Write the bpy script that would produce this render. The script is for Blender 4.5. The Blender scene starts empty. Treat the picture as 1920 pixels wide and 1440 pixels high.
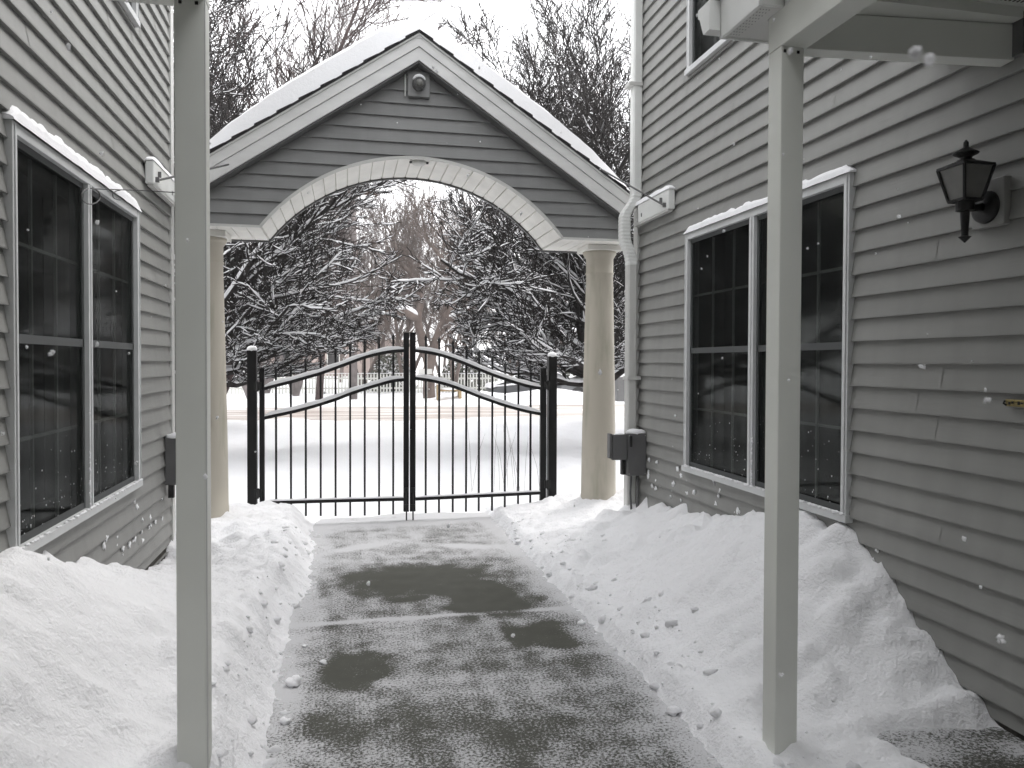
import bpy, math, random
from mathutils import Vector, Matrix, noise, Euler
R = math.radians
C = bpy.context.scene.collection
SC = bpy.context.scene

# ------------------------------------------------------------------ camera
CAMZ = 1.6
cam_d = bpy.data.cameras.new("camera"); cam = bpy.data.objects.new("camera", cam_d); C.objects.link(cam)
cam_d.sensor_width = 36; cam_d.lens = 27.0; cam_d.clip_start = .01; cam_d.clip_end = 400
YAW, PITCH, ROLL = 12.15, -1.05, 0.20
cam_d.shift_y = -.0073
cam.matrix_world = (Matrix.Translation((0, 0, CAMZ)) @ Matrix.Rotation(R(-YAW), 4, 'Z') @
                    Matrix.Rotation(R(90 + PITCH), 4, 'X') @ Matrix.Rotation(R(ROLL), 4, 'Z'))
cam_d.dof.use_dof = True; cam_d.dof.focus_distance = 6.0; cam_d.dof.aperture_fstop = 11
SC.camera = cam

# ------------------------------------------------------------------ overcast sky, soft sun, exposure
SUN_EL, SUN_ROT = 55, 55
w = bpy.data.worlds.new("World"); SC.world = w; w.use_nodes = True
nt = w.node_tree; nt.nodes.clear()
wo = nt.nodes.new('ShaderNodeOutputWorld'); bg = nt.nodes.new('ShaderNodeBackground')
sky = nt.nodes.new('ShaderNodeTexSky'); sky.sky_type = 'NISHITA'; sky.sun_disc = False
sky.sun_elevation = R(SUN_EL); sky.sun_rotation = R(SUN_ROT); sky.air_density = 1.0; sky.dust_density = 5
mxs = nt.nodes.new('ShaderNodeMix'); mxs.data_type = 'RGBA'; mxs.inputs['Factor'].default_value = .93
mxs.inputs['B'].default_value = (9.6, 9.65, 9.8, 1)
nt.links.new(sky.outputs[0], mxs.inputs['A']); nt.links.new(mxs.outputs['Result'], bg.inputs['Color'])
bg.inputs['Strength'].default_value = .115
nt.links.new(bg.outputs[0], wo.inputs[0])
sl = bpy.data.lights.new("sun", 'SUN'); so = bpy.data.objects.new("sun", sl); C.objects.link(so)
sl.energy = .7; sl.angle = R(40); sl.color = (1, .97, .93)
so.rotation_euler = (R(90 - SUN_EL), 0, R(180 - SUN_ROT))     # high veiled sun from beyond the gate
SC.view_settings.view_transform = 'Standard'; SC.view_settings.look = 'None'
SC.view_settings.exposure = 1.36; SC.view_settings.gamma = 1
SC.cycles.max_bounces = 6; SC.cycles.diffuse_bounces = 4; SC.cycles.transparent_max_bounces = 12
SC.cycles.caustics_reflective = False; SC.cycles.caustics_refractive = False
SC.cycles.use_denoising = True

# ------------------------------------------------------------------ measuring helpers
MW = cam.matrix_world.copy()
def ray(px, py):
    v = Vector(((px - 960) / 1440 + 0.0, (720 - py) / 1440 + cam_d.shift_y * 1920 / 1440, -1))
    return (MW.to_3x3() @ v)
def onY(px, py, Y): d = ray(px, py); t = Y / d.y; return Vector((0, 0, CAMZ)) + d * t
def onX(px, py, X): d = ray(px, py); t = X / d.x; return Vector((0, 0, CAMZ)) + d * t
def onZ(px, py, Z): d = ray(px, py); t = (Z - CAMZ) / d.z; return Vector((0, 0, CAMZ)) + d * t
def lerp(a, b, t): return a + (b - a) * t
def smooth(t): t = max(0, min(1, t)); return t * t * (3 - 2 * t)
def interp(x, pts):
    if x <= pts[0][0]: return pts[0][1]
    for (a, va), (b, vb) in zip(pts, pts[1:]):
        if x <= b: return lerp(va, vb, (x - a) / (b - a))
    return pts[-1][1]
def N(x, y, z=0.): return noise.noise(Vector((x, y, z)))

# ------------------------------------------------------------------ materials
def mat(name, col, rough=.6, spec=.4, metal=0., var=.0, vscale=3., bump=0., bscale=40., stretch=None, col2=None, fac2=(.5, .65)):
    m = bpy.data.materials.new(name); m.use_nodes = True; t = m.node_tree; b = t.nodes['Principled BSDF']
    b.inputs['Roughness'].default_value = rough; b.inputs['Specular IOR Level'].default_value = spec
    b.inputs['Metallic'].default_value = metal
    b.inputs['Base Color'].default_value = (*col, 1)
    tc = t.nodes.new('ShaderNodeTexCoord'); mp = t.nodes.new('ShaderNodeMapping')
    t.links.new(tc.outputs['Object'], mp.inputs[0])
    if stretch: mp.inputs['Scale'].default_value = stretch
    if var or col2:
        n = t.nodes.new('ShaderNodeTexNoise'); n.inputs['Scale'].default_value = vscale; n.inputs['Detail'].default_value = 6
        t.links.new(mp.outputs[0], n.inputs[0])
        mr = t.nodes.new('ShaderNodeMapRange'); t.links.new(n.outputs[0], mr.inputs[0])
        mx = t.nodes.new('ShaderNodeMix'); mx.data_type = 'RGBA'; t.links.new(mr.outputs[0], mx.inputs['Factor'])
        if col2:
            mr.inputs[1].default_value, mr.inputs[2].default_value = fac2
            mx.inputs['A'].default_value = (*col, 1); mx.inputs['B'].default_value = (*col2, 1)
        else:
            mr.inputs[1].default_value, mr.inputs[2].default_value = .3, .7
            mx.inputs['A'].default_value = (*[c * (1 - var) for c in col], 1); mx.inputs['B'].default_value = (*[min(1, c * (1 + var)) for c in col], 1)
        t.links.new(mx.outputs['Result'], b.inputs['Base Color'])
    if bump:
        n2 = t.nodes.new('ShaderNodeTexNoise'); n2.inputs['Scale'].default_value = bscale; n2.inputs['Detail'].default_value = 5
        t.links.new(mp.outputs[0], n2.inputs[0])
        bp = t.nodes.new('ShaderNodeBump'); bp.inputs['Strength'].default_value = bump; bp.inputs['Distance'].default_value = .01
        t.links.new(n2.outputs[0], bp.inputs['Height']); t.links.new(bp.outputs[0], b.inputs['Normal'])
    return m
M = {}
M['siding'] = mat('siding_vinyl', (.262, .262, .25), .55, .35, var=.07, vscale=2.2, bump=.10, bscale=30, stretch=(1, .25, 3))
M['siding_g'] = mat('siding_vinyl_gable', (.235, .237, .235), .55, .35, var=.08, vscale=2.2, bump=.12, bscale=30, stretch=(.25, 1, 3))
M['post'] = mat('post_paint', (.71, .722, .675), .45, .4, var=.04, vscale=3, bump=.04, bscale=18)
def board_tone(m):
    # every lap of siding weathers to its own slight tone; faint run-off streaks
    t = m.node_tree; b = t.nodes['Principled BSDF']; src = b.inputs['Base Color'].links[0].from_socket
    tc = t.nodes.new('ShaderNodeTexCoord'); sp = t.nodes.new('ShaderNodeSeparateXYZ'); t.links.new(tc.outputs['Object'], sp.inputs[0])
    d = t.nodes.new('ShaderNodeMath'); d.operation = 'DIVIDE'; d.inputs[1].default_value = .1143; t.links.new(sp.outputs[2], d.inputs[0])
    fl_ = t.nodes.new('ShaderNodeMath'); fl_.operation = 'FLOOR'; t.links.new(d.outputs[0], fl_.inputs[0])
    wn = t.nodes.new('ShaderNodeTexWhiteNoise'); wn.noise_dimensions = '1D'; t.links.new(fl_.outputs[0], wn.inputs['W'])
    mp = t.nodes.new('ShaderNodeMapping'); mp.inputs['Scale'].default_value = (9, 9, .7); t.links.new(tc.outputs['Object'], mp.inputs[0])
    ns = t.nodes.new('ShaderNodeTexNoise'); ns.inputs['Scale'].default_value = 1; ns.inputs['Detail'].default_value = 6; t.links.new(mp.outputs[0], ns.inputs[0])
    ad = t.nodes.new('ShaderNodeMath'); ad.operation = 'MULTIPLY_ADD'; ad.inputs[1].default_value = .10; ad.inputs[2].default_value = .80; t.links.new(wn.outputs[0], ad.inputs[0])
    a2 = t.nodes.new('ShaderNodeMath'); a2.operation = 'MULTIPLY_ADD'; a2.inputs[1].default_value = .30; t.links.new(ns.outputs[0], a2.inputs[0]); t.links.new(ad.outputs[0], a2.inputs[2])
    vm = t.nodes.new('ShaderNodeVectorMath'); vm.operation = 'SCALE'; t.links.new(src, vm.inputs[0]); t.links.new(a2.outputs[0], vm.inputs['Scale']); t.links.new(vm.outputs[0], b.inputs['Base Color'])
board_tone(M['siding']); board_tone(M['siding_g'])
M['trim'] = mat('trim_paint', (.56, .56, .54), .5, .4, var=.05, vscale=5, bump=.04, bscale=60)
M['white'] = mat('white_vinyl', (.72, .73, .71), .45, .4, var=.05, vscale=6, bump=.03, bscale=60)
M['frame'] = mat('window_frame_vinyl', (.62, .63, .63), .5, .4, var=.07, vscale=6)
M['fascia'] = mat('fascia_aluminium', (.70, .70, .69), .4, .5, var=.07, vscale=3, bump=.06, bscale=12, stretch=(1, 1, 4))
M['soffit'] = mat('soffit_panel', (.74, .73, .69), .5, .3, var=.08, vscale=4)
M['column'] = mat('column_paint', (.47, .435, .37), .6, .3, var=.0, vscale=3.2, col2=(.31, .305, .235), fac2=(.52, .8), bump=.08, bscale=25, stretch=(3, 3, .5))
M['shingle'] = mat('roof_shingle', (.035, .034, .036), .95, .2, var=.4, vscale=60, bump=.6, bscale=150)
M['black'] = mat('black_powder_coat', (.004, .004, .0045), .45, .25, bump=.05, bscale=70)
M['iron'] = mat('black_cast_metal', (.006, .006, .006), .5, .4, bump=.2, bscale=90)
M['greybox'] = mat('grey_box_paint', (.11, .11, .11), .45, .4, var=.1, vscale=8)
M['dark'] = mat('dark_interior', (.012, .012, .012), .9, .1)
M['curtain'] = mat('dim_curtain', (.10, .10, .10), .9, .1, var=.3, vscale=3, stretch=(1, 12, .3))
M['muntin'] = mat('muntin', (.09, .095, .095), .6, .2)
M['brass'] = mat('brass', (.26, .21, .09), .45, .5, metal=.8, var=.3, vscale=60)
M['concrete_found'] = mat('foundation', (.06, .055, .05), .9, .2, var=.4, vscale=20, bump=.6, bscale=40)
M['bark'] = mat('bark_dark', (.022, .019, .018), .9, .15, var=.5, vscale=10, bump=.6, bscale=60)
M['barkred'] = mat('bark_reddish', (.06, .042, .040), .9, .15, var=.4, vscale=10)
M['barkbrown'] = mat('bark_brown', (.125, .098, .085), .9, .15, var=.3, vscale=4)
M['barkpale'] = mat('bark_pale', (.17, .15, .145), .9, .15, var=.3, vscale=4)
M['wood'] = mat('weathered_wood', (.30, .22, .12), .8, .2, var=.2, vscale=8)
M['hedge'] = mat('evergreen_needles', (.05, .06, .03), .8, .2, var=.4, vscale=6)
M['pole'] = mat('pole_wood', (.11, .08, .07), .9, .1, var=.3, vscale=8)
M['farwall'] = mat('far_house_siding', (.27, .27, .275), .8, .2, var=.1, vscale=2)
M['farwall2'] = mat('far_house_clapboard', (.36, .29, .26), .8, .2, var=.1, vscale=2)
M['carpaint'] = mat('car_paint_dark', (.03, .032, .036), .3, .5)
M['carpaint2'] = mat('car_paint_grey', (.12, .125, .13), .3, .5)
M['tyre'] = mat('tyre_rubber', (.02, .02, .02), .8, .3)
M['fence'] = mat('white_picket_paint', (.62, .62, .58), .7, .3, var=.1, vscale=3)
M['cable'] = mat('grey_cable', (.10, .10, .10), .6, .3)
M['frost'] = mat('frosted_lamp_glass', (.16, .16, .15), .35, .5, var=.15, vscale=14)
M['shadewall'] = mat('rear_shade_wall', (.26, .26, .24), .6, .3, var=.05)

def snow_mat(name, col, sc=1., strength=.5):
    m = bpy.data.materials.new(name); m.use_nodes = True; t = m.node_tree; b = t.nodes['Principled BSDF']
    b.inputs['Base Color'].default_value = (*col, 1); b.inputs['Roughness'].default_value = .75
    b.inputs['Specular IOR Level'].default_value = .25
    tc = t.nodes.new('ShaderNodeTexCoord')
    n1 = t.nodes.new('ShaderNodeTexNoise'); n1.inputs['Scale'].default_value = 26 * sc; n1.inputs['Detail'].default_value = 8; n1.inputs['Roughness'].default_value = .58
    n2 = t.nodes.new('ShaderNodeTexVoronoi'); n2.inputs['Scale'].default_value = 14 * sc; n2.feature = 'SMOOTH_F1'
    ad = t.nodes.new('ShaderNodeMath'); ad.operation = 'MULTIPLY_ADD'; ad.inputs[1].default_value = -.25
    n3 = t.nodes.new('ShaderNodeTexNoise'); n3.inputs['Scale'].default_value = 95 * sc; n3.inputs['Detail'].default_value = 3; t.links.new(tc.outputs['Object'], n3.inputs[0])
    a3 = t.nodes.new('ShaderNodeMath'); a3.operation = 'MULTIPLY_ADD'; a3.inputs[1].default_value = .35; t.links.new(n3.outputs[0], a3.inputs[0]); t.links.new(ad.outputs[0], a3.inputs[2])
    t.links.new(tc.outputs['Object'], n1.inputs[0]); t.links.new(tc.outputs['Object'], n2.inputs[0])
    t.links.new(n2.outputs['Distance'], ad.inputs[0]); t.links.new(n1.outputs[0], ad.inputs[2])
    bp = t.nodes.new('ShaderNodeBump'); bp.inputs['Strength'].default_value = strength; bp.inputs['Distance'].default_value = .03 / sc
    t.links.new(a3.outputs[0], bp.inputs['Height']); t.links.new(bp.outputs[0], b.inputs['Normal'])
    return m
M['snow'] = snow_mat('snow', (.87, .87, .885), .8, .55)
M['snowcap'] = snow_mat('snow_cap', (.87, .87, .885), 1.5, .25)
def flake_mat():
    m = bpy.data.materials.new('snowflake'); m.use_nodes = True; t = m.node_tree; t.nodes.clear()
    o = t.nodes.new('ShaderNodeOutputMaterial'); a = t.nodes.new('ShaderNodeBsdfDiffuse'); b = t.nodes.new('ShaderNodeBsdfTranslucent'); x = t.nodes.new('ShaderNodeMixShader')
    a.inputs[0].default_value = b.inputs[0].default_value = (.92, .92, .93, 1); t.links.new(a.outputs[0], x.inputs[1]); t.links.new(b.outputs[0], x.inputs[2]); t.links.new(x.outputs[0], o.inputs[0]); return m
M['flake'] = flake_mat()
M['treesnow'] = mat('snow_on_branches', (.80, .80, .81), .8, .1)

def glass_mat(name, tint, trans):
    m = bpy.data.materials.new(name); m.use_nodes = True; t = m.node_tree; t.nodes.clear()
    o = t.nodes.new('ShaderNodeOutputMaterial'); tr = t.nodes.new('ShaderNodeBsdfTransparent'); tr.inputs[0].default_value = (*[c * trans for c in tint], 1)
    gl = t.nodes.new('ShaderNodeBsdfGlossy'); gl.inputs['Roughness'].default_value = .06; gl.inputs[0].default_value = (.6, .6, .6, 1)
    fr = t.nodes.new('ShaderNodeFresnel'); fr.inputs[0].default_value = 1.33
    mu = t.nodes.new('ShaderNodeMath'); mu.operation = 'MULTIPLY'; mu.inputs[1].default_value = .22
    t.links.new(fr.outputs[0], mu.inputs[0])
    df = t.nodes.new('ShaderNodeBsdfDiffuse'); df.inputs[0].default_value = (.007, .008, .0075, 1)
    m1 = t.nodes.new('ShaderNodeMixShader'); m1.inputs[0].default_value = .35; t.links.new(tr.outputs[0], m1.inputs[1]); t.links.new(df.outputs[0], m1.inputs[2])
    mx = t.nodes.new('ShaderNodeMixShader'); t.links.new(mu.outputs[0], mx.inputs[0]); t.links.new(m1.outputs[0], mx.inputs[1]); t.links.new(gl.outputs[0], mx.inputs[2])
    t.links.new(mx.outputs[0], o.inputs[0]); return m
M['glass'] = glass_mat('screened_window_glass', (.97, 1, .98), .75)

def walk_mat():
    m = bpy.data.materials.new('dusted_concrete'); m.use_nodes = True; t = m.node_tree; b = t.nodes['Principled BSDF']
    tc = t.nodes.new('ShaderNodeTexCoord'); at = t.nodes.new('ShaderNodeAttribute'); at.attribute_name = 'cover'
    mp = t.nodes.new('ShaderNodeMapping'); t.links.new(tc.outputs['Object'], mp.inputs[0])
    n = t.nodes.new('ShaderNodeTexNoise'); n.inputs['Scale'].default_value = 75; n.inputs['Detail'].default_value = 4; n.inputs['Roughness'].default_value = .75
    n3 = t.nodes.new('ShaderNodeTexNoise'); n3.inputs['Scale'].default_value = 5; n3.inputs['Detail'].default_value = 6; n3.inputs['Roughness'].default_value = .6
    t.links.new(mp.outputs[0], n.inputs[0]); t.links.new(mp.outputs[0], n3.inputs[0])
    a = t.nodes.new('ShaderNodeMath'); a.operation = 'MULTIPLY_ADD'; a.inputs[1].default_value = .55
    t.links.new(n3.outputs[0], a.inputs[0]); t.links.new(at.outputs['Fac'], a.inputs[2])      # blotch*.55 + cover
    a2 = t.nodes.new('ShaderNodeMath'); a2.operation = 'MULTIPLY_ADD'; a2.inputs[1].default_value = 1.9
    t.links.new(n.outputs[0], a2.inputs[0]); t.links.new(a.outputs[0], a2.inputs[2])
    mr = t.nodes.new('ShaderNodeMapRange'); mr.inputs[1].default_value = 1.53; mr.inputs[2].default_value = 1.78
    t.links.new(a2.outputs[0], mr.inputs[0])
    n4 = t.nodes.new('ShaderNodeTexNoise'); n4.inputs['Scale'].default_value = 9; n4.inputs['Detail'].default_value = 5; t.links.new(mp.outputs[0], n4.inputs[0])
    mc = t.nodes.new('ShaderNodeMix'); mc.data_type = 'RGBA'; mc.inputs['A'].default_value = (.045, .046, .036, 1); mc.inputs['B'].default_value = (.085, .085, .07, 1)
    t.links.new(n4.outputs[0], mc.inputs['Factor'])
    mx = t.nodes.new('ShaderNodeMix'); mx.data_type = 'RGBA'; mx.inputs['B'].default_value = (.56, .56, .57, 1)
    t.links.new(mc.outputs['Result'], mx.inputs['A']); t.links.new(mr.outputs[0], mx.inputs['Factor']); t.links.new(mx.outputs['Result'], b.inputs['Base Color'])
    rr = t.nodes.new('ShaderNodeMapRange'); rr.inputs[3].default_value = .55; rr.inputs[4].default_value = .85; t.links.new(mr.outputs[0], rr.inputs[0]); t.links.new(rr.outputs[0], b.inputs['Roughness'])
    b.inputs['Specular IOR Level'].default_value = .25
    bp = t.nodes.new('ShaderNodeBump'); bp.inputs['Strength'].default_value = .5; bp.inputs['Distance'].default_value = .006
    t.links.new(mr.outputs[0], bp.inputs['Height']); t.links.new(bp.outputs[0], b.inputs['Normal'])
    return m
M['walk'] = walk_mat()

def street_mat():
    m = bpy.data.materials.new('slushy_street'); m.use_nodes = True; t = m.node_tree; b = t.nodes['Principled BSDF']
    tc = t.nodes.new('ShaderNodeTexCoord'); sx = t.nodes.new('ShaderNodeSeparateXYZ'); t.links.new(tc.outputs['Object'], sx.inputs[0])
    n = t.nodes.new('ShaderNodeTexNoise'); n.inputs['Scale'].default_value = 1.2; n.inputs['Detail'].default_value = 6
    mp = t.nodes.new('ShaderNodeMapping'); mp.inputs['Scale'].default_value = (.15, 2.2, 1); t.links.new(tc.outputs['Object'], mp.inputs[0]); t.links.new(mp.outputs[0], n.inputs[0])
    cr = t.nodes.new('ShaderNodeValToRGB'); cr.color_ramp.elements[0].position = .40; cr.color_ramp.elements[0].color = (.27, .22, .19, 1)
    cr.color_ramp.elements[1].position = .60; cr.color_ramp.elements[1].color = (.62, .59, .57, 1)
    t.links.new(n.outputs[0], cr.inputs[0]); t.links.new(cr.outputs[0], b.inputs['Base Color']); b.inputs['Roughness'].default_value = .7
    return m
M['street'] = street_mat()

# ------------------------------------------------------------------ object helpers
def wloc(o):
    v = Vector((0, 0, 0))
    while o: v = v + o.location; o = o.parent
    return v
def tag(o, label=None, cat=None, group=None, kind=None):
    if label: o['label'] = label
    if cat: o['category'] = cat
    if group: o['group'] = group
    if kind: o['kind'] = kind
    return o
def thing(name, loc, label, cat, group=None):
    o = bpy.data.objects.new(name, None); C.objects.link(o); o.location = loc; o.empty_display_size = .2
    return tag(o, label, cat, group)
def dup(o, loc=None, label=None, parent=None):
    c = o.copy(); C.objects.link(c)
    if parent is not None: c.parent = parent
    if loc is not None: c.location = loc
    if label: c['label'] = label
    for ch in list(o.children): dup(ch, parent=c)
    return c
class MB:
    def __init__(s): s.v = []; s.f = []; s.mk = []
    def add(s, vs, fs):
        b = len(s.v); s.mk.append((b, len(s.f))); s.v += [tuple(v) for v in vs]; s.f += [tuple(i + b for i in f) for f in fs]; return s
    def quad(s, a, b, c, d): return s.add([a, b, c, d], [(0, 1, 2, 3)])
    def box(s, x0, x1, y0, y1, z0, z1):
        x0, x1 = sorted((x0, x1)); y0, y1 = sorted((y0, y1)); z0, z1 = sorted((z0, z1))
        return s.add([(x0, y0, z0), (x1, y0, z0), (x1, y1, z0), (x0, y1, z0), (x0, y0, z1), (x1, y0, z1), (x1, y1, z1), (x0, y1, z1)],
                     [(0, 3, 2, 1), (4, 5, 6, 7), (0, 1, 5, 4), (1, 2, 6, 5), (2, 3, 7, 6), (3, 0, 4, 7)])
    def prism(s, poly, axis, a, b):
        def P(p, t): return {'x': (t, p[0], p[1]), 'y': (p[0], t, p[1]), 'z': (p[0], p[1], t)}[axis]
        n = len(poly); vs = [P(p, a) for p in poly] + [P(p, b) for p in poly]
        return s.add(vs, [tuple(range(n))[::-1], tuple(range(n, 2 * n))] + [(i, (i + 1) % n, n + (i + 1) % n, n + i) for i in range(n)])
    def beam(s, p0, p1, wd, ht, up=(0, 0, 1)):
        p0, p1 = Vector(p0), Vector(p1); d = (p1 - p0).normalized(); sd = d.cross(Vector(up)).normalized() * wd / 2; u = sd.cross(d).normalized() * ht / 2
        vs = [p + a * sd + b * u for p in (p0, p1) for a, b in ((-1, -1), (1, -1), (1, 1), (-1, 1))]
        return s.add(vs, [(0, 1, 2, 3), (7, 6, 5, 4), (0, 4, 5, 1), (1, 5, 6, 2), (2, 6, 7, 3), (3, 7, 4, 0)])
    def lathe(s, c, prof, n=24, sq=False):
        vs = []; off = math.pi / 4 if sq else 0
        for r, z in prof:
            for k in range(n):
                a = off + 2 * math.pi * k / n; vs.append((c[0] + r * math.cos(a), c[1] + r * math.sin(a), c[2] + z))
        fs = [(i * n + k, i * n + (k + 1) % n, (i + 1) * n + (k + 1) % n, (i + 1) * n + k) for i in range(len(prof) - 1) for k in range(n)]
        fs += [tuple(range(n))[::-1], tuple(range((len(prof) - 1) * n, len(prof) * n))]
        return s.add(vs, fs)
    def tube(s, pts, rad, n=6, cap=True, zs=1.):
        pts = [Vector(p) for p in pts]
        if not hasattr(rad, '__len__'): rad = [rad] * len(pts)
        b = len(s.v); s.mk.append((b, len(s.f))); ref = Vector((0, 0, 1)); cs = [(math.cos(2 * math.pi * k / n + .5), math.sin(2 * math.pi * k / n + .5)) for k in range(n)]
        m = len(pts)
        for i, p in enumerate(pts):
            d = pts[min(i + 1, m - 1)] - pts[max(i - 1, 0)]
            if d.length < 1e-9: d = Vector((0, 0, 1))
            d.normalize()
            if i == 0: a = d.cross(ref if abs(d.z) < .95 else Vector((1, 0, 0)))
            else: a = pa - d * pa.dot(d)
            a.normalize(); pa = a; e = d.cross(a); r = rad[i]
            for c, q in cs:
                o = a * (c * r) + e * (q * r); s.v.append((p.x + o.x, p.y + o.y, p.z + o.z * zs))
        for i in range(m - 1):
            for k in range(n):
                k2 = (k + 1) % n; s.f.append((b + i * n + k, b + i * n + k2, b + (i + 1) * n + k2, b + (i + 1) * n + k))
        if cap: s.f.append(tuple(b + k for k in range(n))[::-1]); s.f.append(tuple(b + (m - 1) * n + k for k in range(n)))
        return s
    def blob(s, c, r, seed=0, sq=(1, 1, 1), rough=.35, n=7, m=5):
        vs = []; c = Vector(c)
        for i in range(m + 1):
            th = math.pi * i / m
            for k in range(n):
                ph = 2 * math.pi * k / n; d = Vector((math.sin(th) * math.cos(ph), math.sin(th) * math.sin(ph), math.cos(th)))
                q = r * (1 + rough * N(d.x * 1.3 + seed * 3.1, d.y * 1.3 + seed, d.z * 1.3)); vs.append(c + Vector((d.x * sq[0], d.y * sq[1], d.z * sq[2])) * q)
        return s.add(vs, [(i * n + k, (i + 1) * n + k, (i + 1) * n + (k + 1) % n, i * n + (k + 1) % n) for i in range(m) for k in range(n)])
    def each(s, name, m, parent=None, smooth=False, bevel=0):
        # one object per primitive
        mk = s.mk + [(len(s.v), len(s.f))]; out = []
        for (v0, f0), (v1, f1) in zip(mk, mk[1:]):
            q = MB(); q.add(s.v[v0:v1], [tuple(i - v0 for i in f) for f in s.f[f0:f1]]); out.append(q.build(name, m, parent, smooth, bevel))
        return out
    def build(s, name, m, parent=None, smooth=False, bevel=0, auto=False):
        off = wloc(parent) if parent else Vector((0, 0, 0))
        me = bpy.data.meshes.new(name); me.from_pydata([(v[0] - off.x, v[1] - off.y, v[2] - off.z) for v in s.v], [], s.f)
        me.materials.append(m)
        if smooth: me.polygons.foreach_set('use_smooth', [True] * len(me.polygons))
        me.update(); o = bpy.data.objects.new(name, me); C.objects.link(o)
        if parent: o.parent = parent
        if bevel:
            bv = o.modifiers.new('bevel', 'BEVEL'); bv.width = bevel; bv.segments = 2; bv.limit_method = 'ANGLE'
        return o

# ------------------------------------------------------------------ ground: one snow sheet, its banks shovelled up beside the path
XL, XR, YC = -1.38, 2.58, 6.6                 # left wall, right wall, the far corners of both houses
EDGE_L = [(2, -.31), (3, -.31), (4, -.33), (5.1, -.33), (5.35, -.26), (6.5, -.25), (7.4, -.31)]
HW_L = [(1, .7), (2.5, .82), (3.5, .84), (4.15, .62), (5.25, .27), (5.6, .13), (6.2, .10), (6.7, .24), (7.5, .26)]
HW_R = [(1, .1), (2.2, .17), (2.5, .20), (2.74, .24), (2.95, .36), (3.22, .56), (3.56, .71), (4.02, .75), (4.63, .60), (5.04, .50), (6.08, .385), (6.55, .26), (7.5, .28)]
def near_h(x, y):
    xl = interp(y, EDGE_L); xr = 1.455
    fl_ = math.exp(-max(0, xl - x) / .10); fr_ = math.exp(-max(0, x - xr) / .10)
    xl += fl_ * (.045 * N(0, y * 2.7, 5) + .035 * N(x * 9, y * 9, 5) + .02 * N(x * 22, y * 22, 5)); xr += fr_ * (.045 * N(0, y * 2.3, 9) + .035 * N(x * 9, y * 9, 9) + .02 * N(x * 22, y * 22, 9))
    if xl < x < xr:
        e = min(x - xl, xr - x); return -.012 - .05 * smooth(e / .03)
    rough = .026 * noise.fractal(Vector((x * 2.3, y * 2.3, 1)), 1, 2, 4) + .012 * noise.fractal(Vector((x * 8, y * 8, 3)), .9, 2, 4)
    v1 = noise.voronoi(Vector((x * 5 + .8 * N(x * 3, y * 3, 1), y * 5, .5)))[0][0]; v2 = noise.voronoi(Vector((x * 13, y * 13 + N(x * 6, y * 6), 2.5)))[0][0]
    rough += .085 * (max(0, .55 - v1)) * (1 + 1.5 * N(x * 1.5, y * 1.5, 6)) + .035 * max(0, .5 - v2) * (1 + N(x * 4, y * 4, 8)) - .014
    if x <= xl:
        u = xl - x; hw = interp(y, HW_L); h1 = interp(y, [(2.2, .22), (2.9, .27), (4, .29), (6, .25), (8, .24)])
        h = -.012 + h1 * smooth(u / .27 + .08) + (hw - h1) * smooth((u - .33) / .7)
        k = smooth(u / .12)
        h += .10 * math.exp(-(((x + .75) / .22) ** 2 + ((y - 3.9) / .5) ** 2))
    else:
        u = x - xr; hw = interp(y, HW_R); tot = 2.58 - xr
        a = .10 * smooth(u / .10 + .1)
        h = -.012 + a + (hw - .08) * (smooth(u / tot) * .55 + .45 * min(1, u / tot))
        k = smooth(u / .12)
        if y < 3.05:                                                   # the bank runs out onto the porch floor
            q = smooth((x - 1.95 - .10 * N(x * 4, y * 4, 2)) / .22) * smooth((2.72 + .09 * N(x * 6, y * 3, 4) - y) / .16)
            h = lerp(h, .085, q); rough *= 1 - .9 * q
    cl = smooth(1 - min(x - XL, XR - x) / .35); rough += cl * .07 * N(x * 3, y * 4.5, 20) + cl * .045 * N(x * 9, y * 11, 21)
    for qx, qy in ((-.5, 2.72), (1.64, 2.66)): h += (.05 + .04 * N(x * 14, y * 14, 30)) * math.exp(-((x - qx) ** 2 + (y - qy) ** 2) / .022)
    return h + rough * k
def far_h(x, y):
    r = .05 * noise.fractal(Vector((x * .5, y * .5, 1)), 1, 2, 4) + .025 * noise.fractal(Vector((x * 2.5, y * 2.5, 6)), 1, 2, 3)
    base = interp(y, [(8, .05), (8.6, .10), (10.5, .17), (16, .12), (18.4, .22), (19.3, .16), (19.8, -.05), (27, -.05), (27.6, .12), (29, .12), (36, .16), (60, .4), (120, 2.5)])
    if 12 < y < 17: base += .05 * math.exp(-((x - .6) / .6) ** 2)
    base += .42 * math.exp(-((x - 8.2) / 1.9) ** 2 - ((y - 30.2) / .9) ** 2) + .30 * math.exp(-((x - 5.0) / 1.2) ** 2 - ((y - 31) / .9) ** 2)
    if 8 < y < 19: r += .06 * N(x * 1.1, y * .8, 40) + .04 * max(0, N(x * 3.2, y * 2.2, 41)) - .09 * max(0, N(x * 2.1, y * 1.3, 43) - .25)
    k = 1 if not 19.5 < y < 27.3 else .05
    side = smooth((abs(x - .6) - 1.6) / .7) * .12 * smooth((10 - y) / 2)
    return base + r * k + side
def ground_h(x, y):
    t = smooth((y - 7.62 + .16 * N(x * 2.2, y * 2.2, 12)) / .75)
    if t <= 0: return near_h(x, y) if XL - .2 < x < XR + .2 else interp(y, HW_L if x < 0 else HW_R)
    if t >= 1: return far_h(x, y)
    return lerp(near_h(x, y), far_h(x, y), t)
def axis(segs):
    out = []
    for a, b, st in segs:
        n = max(1, round((b - a) / st)); out += [a + (b - a) * i / n for i in range(n)]
    out.append(segs[-1][1]); return out
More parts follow.
